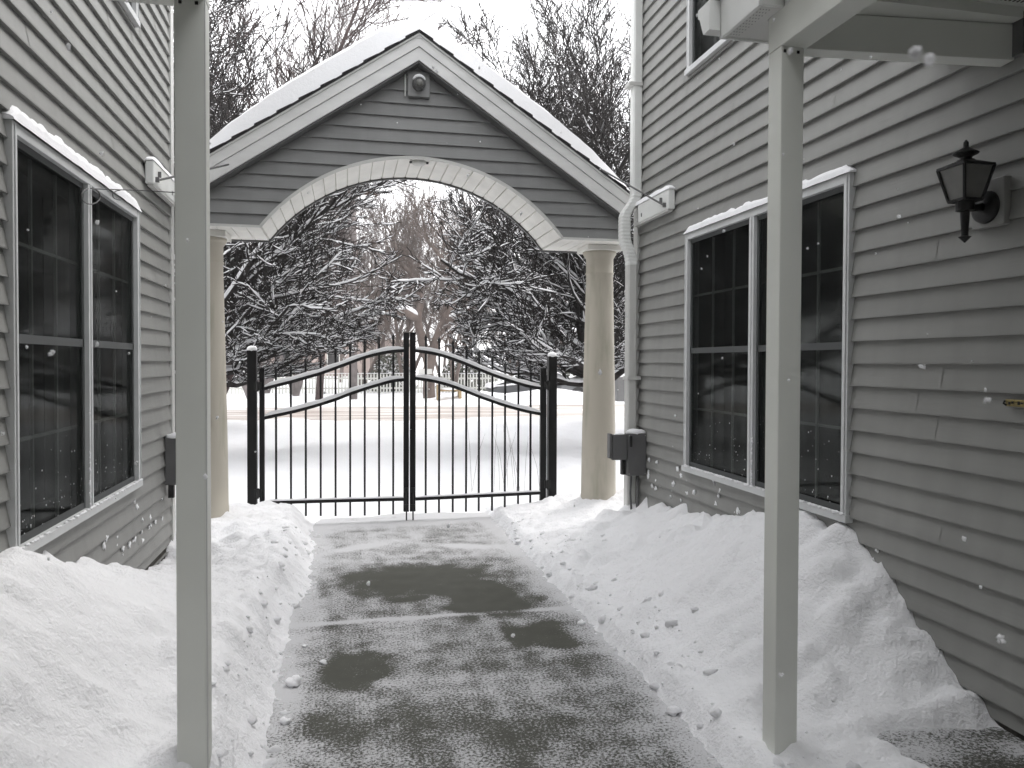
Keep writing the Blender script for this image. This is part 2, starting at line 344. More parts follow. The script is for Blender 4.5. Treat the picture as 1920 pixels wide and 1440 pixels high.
gx = axis([(-90, -20, 5), (-20, -8, .8), (-8, -3, .2), (-3, -1.42, .08), (-1.42, 2.62, .024), (2.62, 5, .08), (5, 10, .2), (10, 22, .8), (22, 90, 5)])
gy = axis([(-8, 1.2, .4), (1.2, 8.6, .024), (8.6, 11, .06), (11, 20, .14), (20, 36, .3), (36, 130, 5)])
g = MB(); nx = len(gx)
for y in gy:
    for x in gx: g.v.append((x, y, ground_h(x, y)))
for j in range(len(gy) - 1):
    for i in range(nx - 1):
        a = j * nx + i; g.f.append((a, a + 1, a + nx + 1, a + nx))
tag(g.build('ground', M['snow'], smooth=True), kind='structure')

# the shovelled concrete path with its thin patchy snow
ells = []
for (px, py, a, b, rot) in [(790, 1086, 125, 26, 5), (915, 1135, 88, 22, 12), (1010, 1192, 62, 24, 8), (672, 1248, 46, 30, 0), (890, 1105, 80, 20, 8)]:
    c = onZ(px, py, 0); e1 = onZ(px + a, py, 0) - c; e2 = onZ(px, py - b, 0) - c
    ells.append((c.x, c.y, abs(e1.x), abs(e2.y)))
soft = [(onZ(690, 1360, 0), .4, .14, .16), (onZ(985, 1350, 0), .16, .25, .14), (onZ(900, 1250, 0), .5, .10, .12), (onZ(1100, 1260, 0), .2, .08, .10)]
PY = axis([(-3, 1.6, .2), (1.6, 8.3, .03)]); PX = axis([(-.55, 1.7, .03)])
pm = MB(); cov = []
for y in PY:
    for x in PX:
        pm.v.append((x, y, .0025 * N(x * 7, y * 7)))
        c = .42 + .13 * N(x * 1.7, y * 1.7, 3) + .10 * N(x * 13 + y * 1.2, y * .9, 31) + .09 * N(x * 4, y * 4, 13)
        c += .12 * smooth((y - 5.75) / 1.2) + .22 * smooth((y - 7.3) / .5)
        e = min(x + .31, 1.455 - x); c += .26 * smooth(1 - e / .22) + .12 * N(x * 9, y * 9, 5)
        c += .5 * math.exp(-((y - 4.80 - .02 * N(x * 4, 1)) / .022) ** 2)
        wx = .13 * N(x * 4, y * 3, 8) + .05 * N(x * 11, y * 11, 8); wy = .16 * N(x * 4, y * 3, 11) + .06 * N(x * 11, y * 11, 11)
        for (cx, cy, ax, ay) in ells:
            d = ((x + wx - cx) / ax) ** 2 + ((y + wy - cy) / ay) ** 2
            c -= .42 * smooth((1.95 + .9 * N(x * 8, y * 8, 3) - d) / 1.7)
        c = max(c, -.06 + .12 * N(x * 10, y * 10, 17))
        for (p, ax, ay, s_) in soft: c -= s_ * math.exp(-((x - p.x) / ax) ** 2 - ((y - p.y) / ay) ** 2)
        for sx_, sy_, th in ((.15, 6.75, .5), (1.0, 6.6, -.4)):
            dx, dy = x - sx_, y - sy_; u = dx * math.cos(th) + dy * math.sin(th); v = -dx * math.sin(th) + dy * math.cos(th)
            c += .5 * math.exp(-(u / .28) ** 2 - (v / .07) ** 2)
        cov.append(max(-.6, c))
n_ = len(PX)
for j in range(len(PY) - 1):
    for i in range(n_ - 1):
        a = j * n_ + i; pm.f.append((a, a + 1, a + n_ + 1, a + n_))
po = pm.build('path', M['walk'], smooth=True); tag(po, kind='structure')
at = po.data.attributes.new('cover', 'FLOAT', 'POINT'); at.data.foreach_set('value', cov)
pf = MB(); X2 = axis([(1.95, 2.6, .05)]); Y2 = axis([(-3, 2.75, .05)]); cov = []
for y in Y2:
    for x in X2: pf.v.append((x, y, .135 + .004 * N(x * 6, y * 6))); cov.append(.40 + .4 * N(x * 5, y * 5, 2) + .5 * smooth((y - 2.55) / .2))
for j in range(len(Y2) - 1):
    for i in range(len(X2) - 1):
        a = j * len(X2) + i; pf.f.append((a, a + 1, a + len(X2) + 1, a + len(X2)))
pf = pf.build('porch_floor', M['walk'], smooth=True); tag(pf, kind='structure')
at = pf.data.attributes.new('cover', 'FLOAT', 'POINT'); at.data.foreach_set('value', cov)
st = MB(); xs = axis([(-90, 90, 1.5)]); ys = axis([(19.6, 27.4, .3)])
for y in ys:
    for x in xs: st.v.append((x, y, .03 + .02 * math.cos((y - 23.4) * 3.3) + .01 * N(x, y * 4)))
for j in range(len(ys) - 1):
    for i in range(len(xs) - 1):
        a = j * len(xs) + i; st.f.append((a, a + 1, a + len(xs) + 1, a + len(xs)))
tag(st.build('street', M['street'], smooth=True), kind='structure')

# crumbled chunks lying all over the shovelled banks
ck = MB(); rng = random.Random(15); cnt = 0
while cnt < 420:
    y = rng.uniform(2.0, 7.4); side = rng.random()
    if side < .45: x = interp(y, EDGE_L) + .05 - abs(rng.gauss(0, .16))
    else: x = 1.43 + abs(rng.gauss(0, .22))
    if not (XL + .05 < x < XR - .05) or (x > 1.95 and y < 2.75): continue
    cnt += 1; r_ = .005 + .024 * rng.random() ** 4
    ck.blob((x, y, max(ground_h(x, y), -.002) - r_ * .15), r_, cnt, (1.3, 1.1, .7), .8, 9, 7)
tag(ck.build('snow_chunks', M['flake'], smooth=True), 'crumbled bits of shovelled snow scattered over the banks', 'snow chunks', kind='stuff')

# loose lumps of snow that rolled off the banks onto the path
rng = random.Random(4)
for i, (px, py, r, lb) in enumerate([(607, 1241, .017, 'small lump of snow alone on the path beside the left wet patch'),
        (552, 1281, .032, 'largest loose snow lump at the left edge of the path'),
        (572, 1210, .013, 'tiny snow crumb on the path just above the rounder lump'),
        (535, 1352, .02, 'snow lump on the path edge low on the left side'),
        (1262, 1335, .03, 'snow lump at the foot of the right snow bank, lowest one'),
        (1090, 1168, .022, 'snow lump at the foot of the right snow bank, beside the joint line')]):
    p = onZ(px, py, .01); m = MB(); m.blob((p.x, p.y, r * .5), r, i, (1.2, 1, .7), .8, 10, 7)
    tag(m.build('snow_clump', M['snowcap'], smooth=True), lb, 'snow clump', 'loose snow lumps on the path')

# ------------------------------------------------------------------ lap siding
E = .1143
def rows(z0, z1):
    k = math.floor((z0 - 1.6) / E); out = []
    while 1.6 + k * E < z1: out.append(1.6 + k * E); k += 1
    return out
def sub_intervals(a, b, holes):
    iv = [(a, b)]
    for h0, h1 in holes:
        nv = []
        for p, q in iv:
            if h1 <= p or h0 >= q: nv.append((p, q)); continue
            if p < h0: nv.append((p, h0))
            if h1 < q: nv.append((h1, q))
        iv = nv
    return iv
def wall_siding(X0, s, y0, y1, z0, z1, holes, seed):
    m = MB(); rg = random.Random(seed)
    for ri, zb in enumerate(rows(z0, z1)):
        zt = min(zb + E, z1); cuts = sorted({max(zb, z0), zt, *[z for h in holes for z in h[2:] if zb < z < zt]})
        st_ = [y0]; yy = y0 + rg.choice([.6, 1.5, 2.6, 3.2, 3.8]) + rg.uniform(-.15, .15)
        while yy < y1 - .3: st_.append(yy); yy += 3.66
        st_.append(y1)
        for k in range(len(st_) - 1):
            a, b = st_[k], min(y1, st_[k + 1] + (.03 if k < len(st_) - 2 else 0)); o = .0022 if k % 2 else 0
            wv = rg.uniform(-.0012, .0012)
            for ca, cb in zip(cuts, cuts[1:]):
                hs = [(h[0], h[1]) for h in holes if h[2] < (ca + cb) / 2 < h[3]]
                ua = lerp(.022, .001, (ca - zb) / E) + o; ub = lerp(.022, .001, (cb - zb) / E) + o
                for p, q in sub_intervals(a, b, hs):
                    x_a, x_b = X0 + s * ua, X0 + s * ub
                    if s < 0: m.quad((x_a, q, ca), (x_a, p, ca), (x_b, p, cb), (x_b, q, cb))
                    else: m.quad((x_a, p, ca), (x_a, q, ca), (x_b, q, cb), (x_b, p, cb))
            hs = [(h[0], h[1]) for h in holes if h[2] < zb < h[3]]
            for p, q in sub_intervals(a, b, hs):
                m.quad((X0 + s * (.022 + o), p, zb), (X0 + s * (.022 + o), q, zb), (X0 + s * -.001, q, zb + .001), (X0 + s * -.001, p, zb + .001))
                m.quad((X0 + s * (.022 + o), p, zb), (X0 + s * (.0222 + o), p, zb + .006), (X0 + s * (.0222 + o), q, zb + .006), (X0 + s * (.022 + o), q, zb))
    return m
def make_window(X0, s, root, y0, y1, z0, z1, head_snow, seed, label=None, specks=True):
    """twin double-hung window: frame > sash, muntins, panes behind insect screens"""
    U = lambda u: X0 + s * u
    f = MB(); fw, mw = .048, .062; ym = (y0 + y1) / 2
    f.box(U(-.06), U(.040), y0, y0 + fw, z0, z1).box(U(-.06), U(.040), y1 - fw, y1, z0, z1)
    f.box(U(-.06), U(.038), y0 + fw, y1 - fw, z1 - fw, z1).box(U(-.06), U(.050), y0 - .01, y1 + .01, z0 - .03, z0 + .012)
    f.box(U(-.06), U(.036), ym - mw / 2, ym + mw / 2, z0 + .012, z1 - fw)
    f.box(U(.036), U(.042), ym - .008, ym + .008, z0 + .012, z1 - fw)
    for a in (y0 + .014, y1 - .018): f.box(U(.040), U(.046), a, a + .006, z0 + .012, z1 - .01)
    fr = f.build('window', M['frame'], root, bevel=.003)
    if label: fr['label'] = label
    zm = (z0 + z1) / 2
    for a, b in ((y0 + fw, ym - mw / 2), (ym + mw / 2, y1 - fw)):
        MB().box(U(-.012), U(.004), a, b, z0 + .012, z1 - fw).build('pane', M['glass'], fr)
        mm = MB(); mm.box(U(.004), U(.012), a, b, zm - .02, zm + .02)
        mm.box(U(.0045), U(.012), a, a + .022, z0 + .012, z1 - fw).box(U(.0045), U(.012), b - .022, b, z0 + .012, z1 - fw)
        mm.box(U(.005), U(.012), a + .022, b - .022, z1 - fw - .03, z1 - fw).box(U(.005), U(.012), a + .022, b - .022, z0 + .012, z0 + .045)
        mm.build('sash', M['muntin'], fr)
        g_ = MB()
        for lo, hi in ((z0 + .03, zm - .02), (zm + .02, z1 - fw - .03)):
            for q in (1, 2): yy = lerp(a, b, q / 3); g_.box(U(-.030), U(-.018), yy - .008, yy + .008, lo, hi)
            zz = (lo + hi) / 2
            g_.box(U(-.032), U(-.019), a, b, zz - .008, zz + .008)
        g_.build('muntin', M['white'], fr)
        MB().box(U(-.24), U(-.235), lerp(a, b, .1), lerp(a, b, .42), z0 + .05, z1 - .1).build('curtain', M['curtain'], fr)
    if head_snow:
        m = MB(); rg = random.Random(seed); n = 60; prof = 7
        ring = []
        for i in range(n + 1):
            yy = lerp(y0 - .01, y1 + .01, i / n); e = min(1, min(i, n - i) / 2.5 + .25)
            t = head_snow * e * (1 + .35 * N(yy * 4, seed) + .3 * N(yy * 14, seed)); wdt = .052 * (1 + .12 * N(yy * 8, seed + 3))
            ring.append([(U(wdt * (1 - (2 * k / prof - 1) ** 2 * .0) * (k / prof)), yy, z1 - .002 + t * max(0, 1 - (k / prof) ** 3) ** .6) for k in range(prof + 1)])
        for i in range(n):
            for k in range(prof): m.quad(ring[i][k], ring[i + 1][k], ring[i + 1][k + 1], ring[i][k + 1])
        for rr in (ring[0], ring[-1]):
            m.add([(U(0), rr[0][1], z1 - .002)] + rr, [tuple(range(len(rr) + 1))])
        m.build('snow_cap', M['snowcap'], fr, smooth=True)
    if specks:
        rg = random.Random(seed + 9); m = MB()
        for i in range(150):
            half = rg.random() < .5
            a, b = ((y0 + fw, ym - mw / 2), (ym + mw / 2, y1 - fw))[half]
            yy = a + (b - a) * rg.random(); zz = z0 + .02 + (rg.random() ** 2.6) * .42
            m.blob((U(.006), yy, zz), rg.choice([.0013, .0018, .0024, .0034]), i, (.5, 1, 1.3), .8, 5, 4)
        for i in range(90):
            yy = lerp(y0, y1, rg.random()); m.blob((U(.046), yy, z0 + .014), rg.uniform(.005, .014), i, (1, 1.6, .6), .8, 6, 4)
        for i in range(26):
            yy = ym - .04 * rg.random() + .0; zz = z0 + .02 + .3 * rg.random()
            m.blob((U(.034), ym - s * 0 + rg.uniform(-.035, -.02), zz), rg.uniform(.003, .007), i, (1, 1, 1.5), .8, 5, 4)
        tag(m.build('stuck_snow', M['snowcap'], fr, smooth=True), kind='stuff')
    return fr
WY0, WY1, WZ0, WZ1 = 3.53, 5.51, .80, 2.59
UZ0, UZ1 = 3.83, 5.35
def make_house(X0, s, label, seed, snow_h):
    root = thing('house', (X0, 2, 0), label, 'house')
    U = lambda u: X0 + s * u
    holes = [(WY0, WY1, WZ0, WZ1), (WY0 + .02, WY1, UZ0, UZ1)]
    YB, ZT = -5.0, 5.75
    wm = wall_siding(X0, s, YB, YC - .02, .16, ZT, holes, seed)
    wl = wm.build('siding_wall', M['siding'], root)
    b = MB()                                            # the wall behind the siding, with its openings
    b.box(U(-.30), U(0), YB, WY0, 0, ZT).box(U(-.30), U(0), WY1, YC - .02, 0, ZT)
    b.box(U(-.30), U(0), WY0, WY1, 0, WZ0).box(U(-.30), U(0), WY0, WY1, WZ1, UZ0).box(U(-.30), U(0), WY0, WY1, UZ1, ZT)
    b.box(U(-4.5), U(-.30), YB, YC - .02, -.2, ZT)
    b.build('wall_core', M['dark'], root)
    MB().box(U(-.02), U(.004), YB, YC - .03, -.2, .17).build('foundation', M['concrete_found'], root)
    # far-end face of the house (turned away from the path)
    MB().box(U(-4.5), U(-.08), YC - .02, YC + .0, .1, ZT).build('end_wall', M['siding_g'], root)
    MB().box(U(-.09), U(.026), YC - .03, YC + .03, .1, ZT).box(U(.0), U(.030), YC - .085, YC - .03, .1, ZT).build('corner_board', M['trim'], root, bevel=.004)
    # eaves
    e = MB(); e.box(U(-.02), U(.38), YB, YC + .3, ZT, ZT + .02); e.build('eave_soffit', M['soffit'], root)
    MB().box(U(.36), U(.385), YB, YC + .3, ZT + .02, ZT + .17).box(U(.385), U(.49), YB, YC + .3, ZT + .04, ZT + .16).build('eave_gutter', M['white'], root, bevel=.01)
    rf = MB(); rf.add([(U(.40), YB, ZT + .18), (U(.40), YC + .3, ZT + .18), (U(-4.5), YC + .3, ZT + 3.0), (U(-4.5), YB, ZT + 3.0),
                       (U(.40), YB, ZT + .12), (U(.40), YC + .3, ZT + .12), (U(-4.5), YC + .3, ZT + 2.9), (U(-4.5), YB, ZT + 2.9)],
                      [(0, 1, 2, 3), (7, 6, 5, 4), (0, 4, 5, 1), (1, 5, 6, 2), (2, 6, 7, 3), (3, 7, 4, 0)])
    rf.build('roof', M['shingle'], root)
    rs = MB(); rs.add([(U(.42), YB, ZT + .2), (U(.42), YC + .3, ZT + .2), (U(-4.5), YC + .3, ZT + 3.02), (U(-4.5), YB, ZT + 3.02),
                       (U(.38), YB, ZT + .38), (U(.38), YC + .3, ZT + .38), (U(-4.5), YC + .3, ZT + 3.2), (U(-4.5), YB, ZT + 3.2)],
                      [(0, 1, 2, 3), (7, 6, 5, 4), (0, 4, 5, 1), (1, 5, 6, 2), (2, 6, 7, 3), (3, 7, 4, 0)])
    rs.build('roof_snow', M['snow'], root, bevel=.05)
    sp = MB(); rg = random.Random(seed + 40)
    for i in range(46):
        yy = rg.uniform(3.3, 6.3); zz = min(.76, (.50 if s < 0 else .35) + abs(rg.gauss(0, .13)))
        sp.blob((U(.016), yy, zz), rg.uniform(.006, .02), i, (.5, 1.25, 1.0), 1.1, 7, 6)
    tag(sp.build('stuck_snow', M['snowcap'], root, smooth=True), kind='stuff')
    make_window(X0, s, root, WY0, WY1, WZ0, WZ1, snow_h, seed, 'tall ground floor window')
    make_window(X0, s, root, WY0 + .02, WY1, UZ0, UZ1, .02, seed + 5, 'upper floor window cut off by the top of the photo', specks=False)
    return root
left_house = make_house(XL, +1, 'grey lap-sided house along the left side of the path, thick snow on its window head', 3, .085)
right_house = make_house(XR, -1, 'grey lap-sided house along the right side of the path, carrying the black wall lantern', 11, .06)


# unseen wall added behind the viewer to cut sky light in the court
shade_wall = thing('house', (.6, -2.8, 0), 'plain grey unseen wall added behind the viewer to darken the court', 'house')
MB().box(XL, XR, -3.0, -2.6, 0, 4.6).build('wall', M['shadewall'], shade_wall)

# downspout down the corner of the right house
ds = thing('downspout', (2.53, 6.5, 0), 'pale downspout bending round the box beam at the right house corner', 'downspout')
def rect_pipe(pts, wx, wy, ribs=None):
    m = MB(); rings = []
    for i, p in enumerate(pts):
        k = 1 + (.06 if ribs and i % 2 else 0)
        hx, hy = wx / 2 * k, wy / 2 * k; c = .012
        rings.append([(p[0] + a, p[1] + b, p[2]) for a, b in ((-hx + c, -hy), (hx - c, -hy), (hx, -hy + c), (hx, hy - c), (hx - c, hy), (-hx + c, hy), (-hx, hy - c), (-hx, -hy + c))])
    for r0, r1 in zip(rings, rings[1:]):
        for k in range(8): m.quad(r0[k], r0[(k + 1) % 8], r1[(k + 1) % 8], r1[k])
    return m
rect_pipe([(2.525, 6.50, 5.8), (2.525, 6.50, 3.10)], .085, .10).build('upper_pipe', M['white'], ds)
el = []
for i in range(41):
    t = i / 40; z = lerp(3.10, 2.47, t); x = 2.525 - .105 * smooth(t / .34) + .065 * smooth((t - .58) / .38)
    el.append((x, 6.50, z))
rect_pipe(el, .085, .10, True).build('elbow', M['white'], ds)
rect_pipe([(2.485, 6.50, 2.47), (2.485, 6.50, .22)], .085, .10).build('lower_pipe', M['trim'], ds)
MB().box(2.435, 2.56, 6.44, 6.56, 4.05, 4.08).box(2.435, 2.56, 6.44, 6.56, 1.45, 1.48).each('strap', M['trim'], ds)

# box beams fixed to the walls under the archway eaves
def box_beam(X0, s, label, rod_end):
    U = lambda u: X0 + s * u
    r = thing('box_beam', (X0, 6.1, 2.83), label, 'beam', 'white box beams on the house walls')
    MB().box(U(.018), U(.076), 5.74, 6.40 if s < 0 else 6.52, 2.83, 2.99).build('casing', M['white'], r, bevel=.008)
    MB().box(U(.03), U(.07), 5.76, 6.5, 2.815, 2.83).build('drip_edge', M['trim'], r)
    m = MB(); n = 20; prof = 6; rg = []
    for i in range(n + 1):
        y = lerp(5.735, 6.53, i / n); e = min(1, min(i, n - i) / 2. + .3); t = .042 * e * (1 + .3 * N(y * 6, X0))
        rg.append([(U(.012 + .068 * k / prof), y, 2.988 + t * max(0, 1 - (2 * k / prof - 1) ** 4) ** .5) for k in range(prof + 1)])
    for i in range(n):
        for k in range(prof): m.quad(rg[i][k], rg[i + 1][k], rg[i + 1][k + 1], rg[i][k + 1])
    for rr in (rg[0], rg[-1]): m.add(rr, [tuple(range(len(rr)))])
    m.build('snow_cap', M['snowcap'], r, smooth=True)
    a = Vector((U(.085), 5.80, 2.865))
    MB().tube([a + Vector((s * .0, 0, 0)), rod_end], .008, 6).build('tie_rod', M['cable'], r)
    MB().box(U(.074), U(.10), 5.785, 5.80, 2.85, 2.885).box(U(.074), U(.096), 5.86, 5.875, 2.90, 2.94).box(U(.074), U(.079), 6.30, 6.32, 2.87, 2.90).each('bracket', M['greybox'], r)
    return r
box_beam(XR, -1, 'white box beam with snow on top beside the downspout of the right house', onY(1128, 318, 6.70))
box_beam(XL, +1, 'white box beam with snow on top behind the left porch post', Vector((-.95, 6.70, 3.22)))

# thin cable looping from the left window head
lp = [onX(330, 361, -1.0), onX(262, 357, -1.30), onX(205, 355, -1.32), onX(178, 354, -1.325)]
cx_ = [onX(178 + 18 * math.sin(a) - 8, 368 - 15 * math.cos(a), -1.325) for a in [i * .5 for i in range(13)]]
m = MB(); m.tube(lp + cx_, .0035, 5); hk = [onX(225 - 14 * math.sin(a), 366 - 9 * math.cos(a), -1.32) for a in [i * .4 for i in range(9)]]
m.tube(hk, .003, 5)
tag(m.build('cable', M['cable'], smooth=True), 'thin grey cable with a loop hanging off the head of the left window', 'cable')

# ------------------------------------------------------------------ gabled archway between the houses
XA, ZA, SL, HR = .616, 4.475, .67, 1.955
ar = thing('archway', (XA, 7.25, 0), 'grey sided gable archway with round arch and two beige columns, snow on its roof', 'archway')
ZB = 2.755; ZCR = 3.41; RA = (1.33 ** 2 + (ZCR - ZB) ** 2) / (2 * (ZCR - ZB)); ZC = ZCR - RA
def roofz(x): return ZA - SL * abs(x - XA)
def gable_iv(z):
    h = min(HR - .02, (ZA - .22 - z) / SL)
    if h <= 0: return []
    if z < ZCR - .001:
        a = math.sqrt(max(0, RA * RA - (z - ZC) ** 2)); return [(XA - h, XA - a), (XA + a, XA + h)]
    return [(XA - h, XA + h)]
gm = MB(); gb = MB(); NS = 10
for zb in rows(ZB, ZA - .22):
    zt = min(zb + E, ZA - .225); z_lo = max(zb, ZB)
    cuts = [lerp(z_lo, zt, i / NS) for i in range(NS + 1)]
    if zb < ZCR < zt: cuts = sorted(cuts + [ZCR, ZCR - .003, ZCR - .01])
    for a, b in zip(cuts, cuts[1:]):
        ia, ib = gable_iv(a + 1e-5), gable_iv(b - 1e-5)
        if len(ia) != len(ib):
            ib = ia if len(ia) < len(ib) else ib; ia = ib
        ya = 6.9 - lerp(.022, .001, (a - zb) / E); yb = 6.9 - lerp(.022, .001, (b - zb) / E)
        for (p, q), (p2, q2) in zip(ia, ib):
            gm.quad((p, ya, a), (q, ya, a), (q2, yb, b), (p2, yb, b)); gb.quad((q, 7.6, a), (p, 7.6, a), (p2, 7.6, b), (q2, 7.6, b))
    for p, q in gable_iv(z_lo + 1e-5): gm.quad((p, 6.878, z_lo), (p, 6.899, z_lo + .001), (q, 6.899, z_lo + .001), (q, 6.878, z_lo))
gm.build('gable_siding', M['siding_g'], ar); gb.build('gable_back', M['siding_g'], ar)
ins = MB()                                               # solid side ends and inner roof underside
ins.box(XA - HR + .0, XA - HR + .02, 6.89, 7.6, ZB, 3.05).box(XA + HR - .02, XA + HR, 6.89, 7.6, ZB, 3.05)
ins.each('gable_end_trim', M['trim'], ar)
# curved soffit of the arch in narrow bent panels, then the flat underside over the columns
sf = MB(); th0 = math.asin(1.33 / RA); npan = 27
def arcp(t, r): return (XA + r * math.sin(t), ZC + r * math.cos(t))
for i in range(npan):
    a, b = lerp(-th0, th0, i / npan), lerp(-th0, th0, (i + 1) / npan); gph = .0035
    for (t0, t1, r0, r1) in ((a + gph, b - gph, RA - .006, RA - .006), (a - gph, a, RA - .006, RA + .006), (a, a + gph, RA + .006, RA - .006)):
        p, q = arcp(t0, r0), arcp(t1, r1); sf.quad((p[0], 6.885, p[1]), (q[0], 6.885, q[1]), (q[0], 7.6, q[1]), (p[0], 7.6, p[1]))
for sgn in (-1, 1):
    x0, x1 = XA + sgn * 1.33, XA + sgn * HR
    k = 5
    for i in range(k):
        a, b = lerp(x0, x1, i / k), lerp(x0, x1, (i + 1) / k); dd = sgn * .004
        sf.box(a + dd, b - dd, 6.887, 7.6, ZB - .012, ZB - .002)
    sf.box(x0, x1, 6.89, 7.598, ZB - .002, ZB + .004)
sf.build('arch_soffit', M['soffit'], ar)
tr = MB()
for i in range(60):
    a, b = lerp(-th0, th0, i / 60), lerp(-th0, th0, (i + 1) / 60)
    for (ya, yb, r0, r1) in ((6.862, 6.884, RA - .010, RA + .014),):
        p0, p1, q0, q1 = arcp(a, r0), arcp(b, r0), arcp(a, r1), arcp(b, r1)
        tr.quad((p0[0], ya, p0[1]), (p1[0], ya, p1[1]), (q1[0], ya, q1[1]), (q0[0], ya, q0[1]))
        tr.quad((p0[0], ya, p0[1]), (p0[0], yb, p0[1]), (p1[0], yb, p1[1]), (p1[0], ya, p1[1]))
        tr.quad((q0[0], ya, q0[1]), (q1[0], ya, q1[1]), (q1[0], yb, q1[1]), (q0[0], yb, q0[1]))
for sgn in (-1, 1): tr.box(XA + sgn * 1.325, XA + sgn * HR, 6.862, 6.884, ZB - .014, ZB + .006)
tr.build('arch_trim', M['trim'], ar)
bt = MB()
for i in range(60):
    a, b = lerp(-th0, th0, i / 60), lerp(-th0, th0, (i + 1) / 60)
    p0, p1, q0, q1 = arcp(a, RA - .022), arcp(b, RA - .022), arcp(a, RA + .01), arcp(b, RA + .01)
    bt.quad((p0[0], 7.59, p0[1]), (p1[0], 7.59, p1[1]), (q1[0], 7.59, q1[1]), (q0[0], 7.59, q0[1]))
    bt.quad((p0[0], 7.62, p0[1]), (p1[0], 7.62, p1[1]), (p1[0], 7.59, p1[1]), (p0[0], 7.59, p0[1]))
for sgn in (-1, 1): bt.box(XA + sgn * 1.32, XA + sgn * HR, 7.601, 7.62, ZB - .028, ZB + .01)
for i in range(npan + 1):
    t = lerp(-th0, th0, i / npan); p = arcp(t, RA - .02); bt.box(p[0] - .008, p[0] + .008, 7.575, 7.589, p[1] - .008, p[1] + .008)
bt.build('rear_trim', M['greybox'], ar)
def chevron(m, o0, o1, y0, y1, hr, hr1=None):
    hr1 = hr if hr1 is None else hr1
    m.prism([(XA, ZA - o0), (XA + hr, ZA - o0 - SL * hr), (XA + hr1, ZA - o1 - SL * hr1), (XA, ZA - o1), (XA - hr1, ZA - o1 - SL * hr1), (XA - hr, ZA - o0 - SL * hr)], 'y', y0, y1)
    return m
def chev2(m, o0, o1, y0, y1, hr):
    for s_ in (-1, 1):
        m.prism([(XA, ZA - o0), (XA + s_ * hr, ZA - o0 - SL * hr), (XA + s_ * hr, ZA - o1 - SL * hr), (XA, ZA - o1)], 'y', y0, y1)
    return m
sh = MB(); chev2(sh, .0, .022, 6.715, 7.79, HR)
for k in range(11):                                      # stepped shingle butts along the rake
    for s_ in (-1, 1):
        a, b = k * .178 + .0, min(HR, k * .178 + .12)
        sh.prism([(XA + s_ * a, roofz(XA + a) + .001), (XA + s_ * b, roofz(XA + b) + .012), (XA + s_ * b, roofz(XA + b) - .004), (XA + s_ * a, roofz(XA + a) - .004)], 'y', 6.708, 6.73)
sh.build('shingle_edge', M['shingle'], ar)
chev2(MB(), .022, .036, 6.722, 7.78, HR).build('drip_edge', M['white'], ar)
chev2(MB(), .036, .130, 6.740, 6.765, HR).build('fascia', M['fascia'], ar)
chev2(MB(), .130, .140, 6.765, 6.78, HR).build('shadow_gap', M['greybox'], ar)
chev2(MB(), .134, .245, 6.752, 6.90, HR - .01).build('rake_board', M['fascia'], ar)
chev2(MB(), .036, .13, 6.90, 7.77, HR).build('roof_deck', M['trim'], ar)
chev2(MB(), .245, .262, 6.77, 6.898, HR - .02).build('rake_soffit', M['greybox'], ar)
chev2(MB(), .13, .25, 7.6, 7.74, HR).build('rear_rake_board', M['fascia'], ar)
# roof snow: soft-edged blanket
sm = MB(); NX, NY = 130, 18; ring = []
for i in range(NX + 1):
    dx = lerp(-HR - .03, HR + .03, i / NX); ad = abs(dx)
    th = interp(ad, [(0, .20), (.3, .25), (1.2, .25), (1.6, .19), (1.9, .09), (1.99, .02)])
    if dx > 0: th *= .85
    zr = ZA - SL * math.sqrt(dx * dx + .010) + .062 * 1.0 - .0 if ad < .35 else ZA - SL * ad
    zr = ZA - SL * (math.sqrt(dx * dx + .012) - .03 * math.exp(-(dx / .2) ** 2))
    row = []
    for j in range(NY + 1):
        t = j / NY; y = lerp(6.735, 7.80, t) - .03 * math.sin(math.pi * min(1, 1.5 * t)) * 0
        e = min(t, 1 - t) / .16; prof = (1 - max(0, 1 - e) ** 2.6) ** .5 if e < 1 else 1
        n2_ = .018 * N(dx * 2.3, y * 3, 2) + .01 * N(dx * 9, y * 9, 4)
        row.append((XA + dx, y + .015 * N(dx * 4, 1, j * .1) * (t < .2), zr + .012 + (th + n2_) * prof))
    ring.append([(XA + dx, 6.735, zr - .01)] + row + [(XA + dx, 7.80, zr - .01)])
for i in range(NX):
    for k in range(len(ring[0]) - 1): sm.quad(ring[i][k], ring[i + 1][k], ring[i + 1][k + 1], ring[i][k + 1])
me_o = sm.build('snow_cap', M['snowcap'], ar, smooth=True)
for (cx, lb) in ((-1.21, 'left column, mostly hidden behind the porch post'), (2.445, 'right column, stained with green streaks')):
    q = MB(); prof = [(.175, 0), (.175, .3)]
    for i in range(12): t = i / 11; prof.append((lerp(.172, .132, t ** 1.3), lerp(.3, 2.46, t)))
    prof += [(.140, 2.47), (.140, 2.485), (.134, 2.49), (.135, 2.62), (.150, 2.645), (.162, 2.665), (.164, 2.69)]
    q.lathe((cx, 7.26, 0), prof, 36)
    c_ = q.build('column', M['column'], ar, smooth=True); c_['label'] = lb
    MB().box(cx - .18, cx + .18, 7.08, 7.44, 2.69, 2.742).build('capital', M['soffit'], c_, bevel=.006)

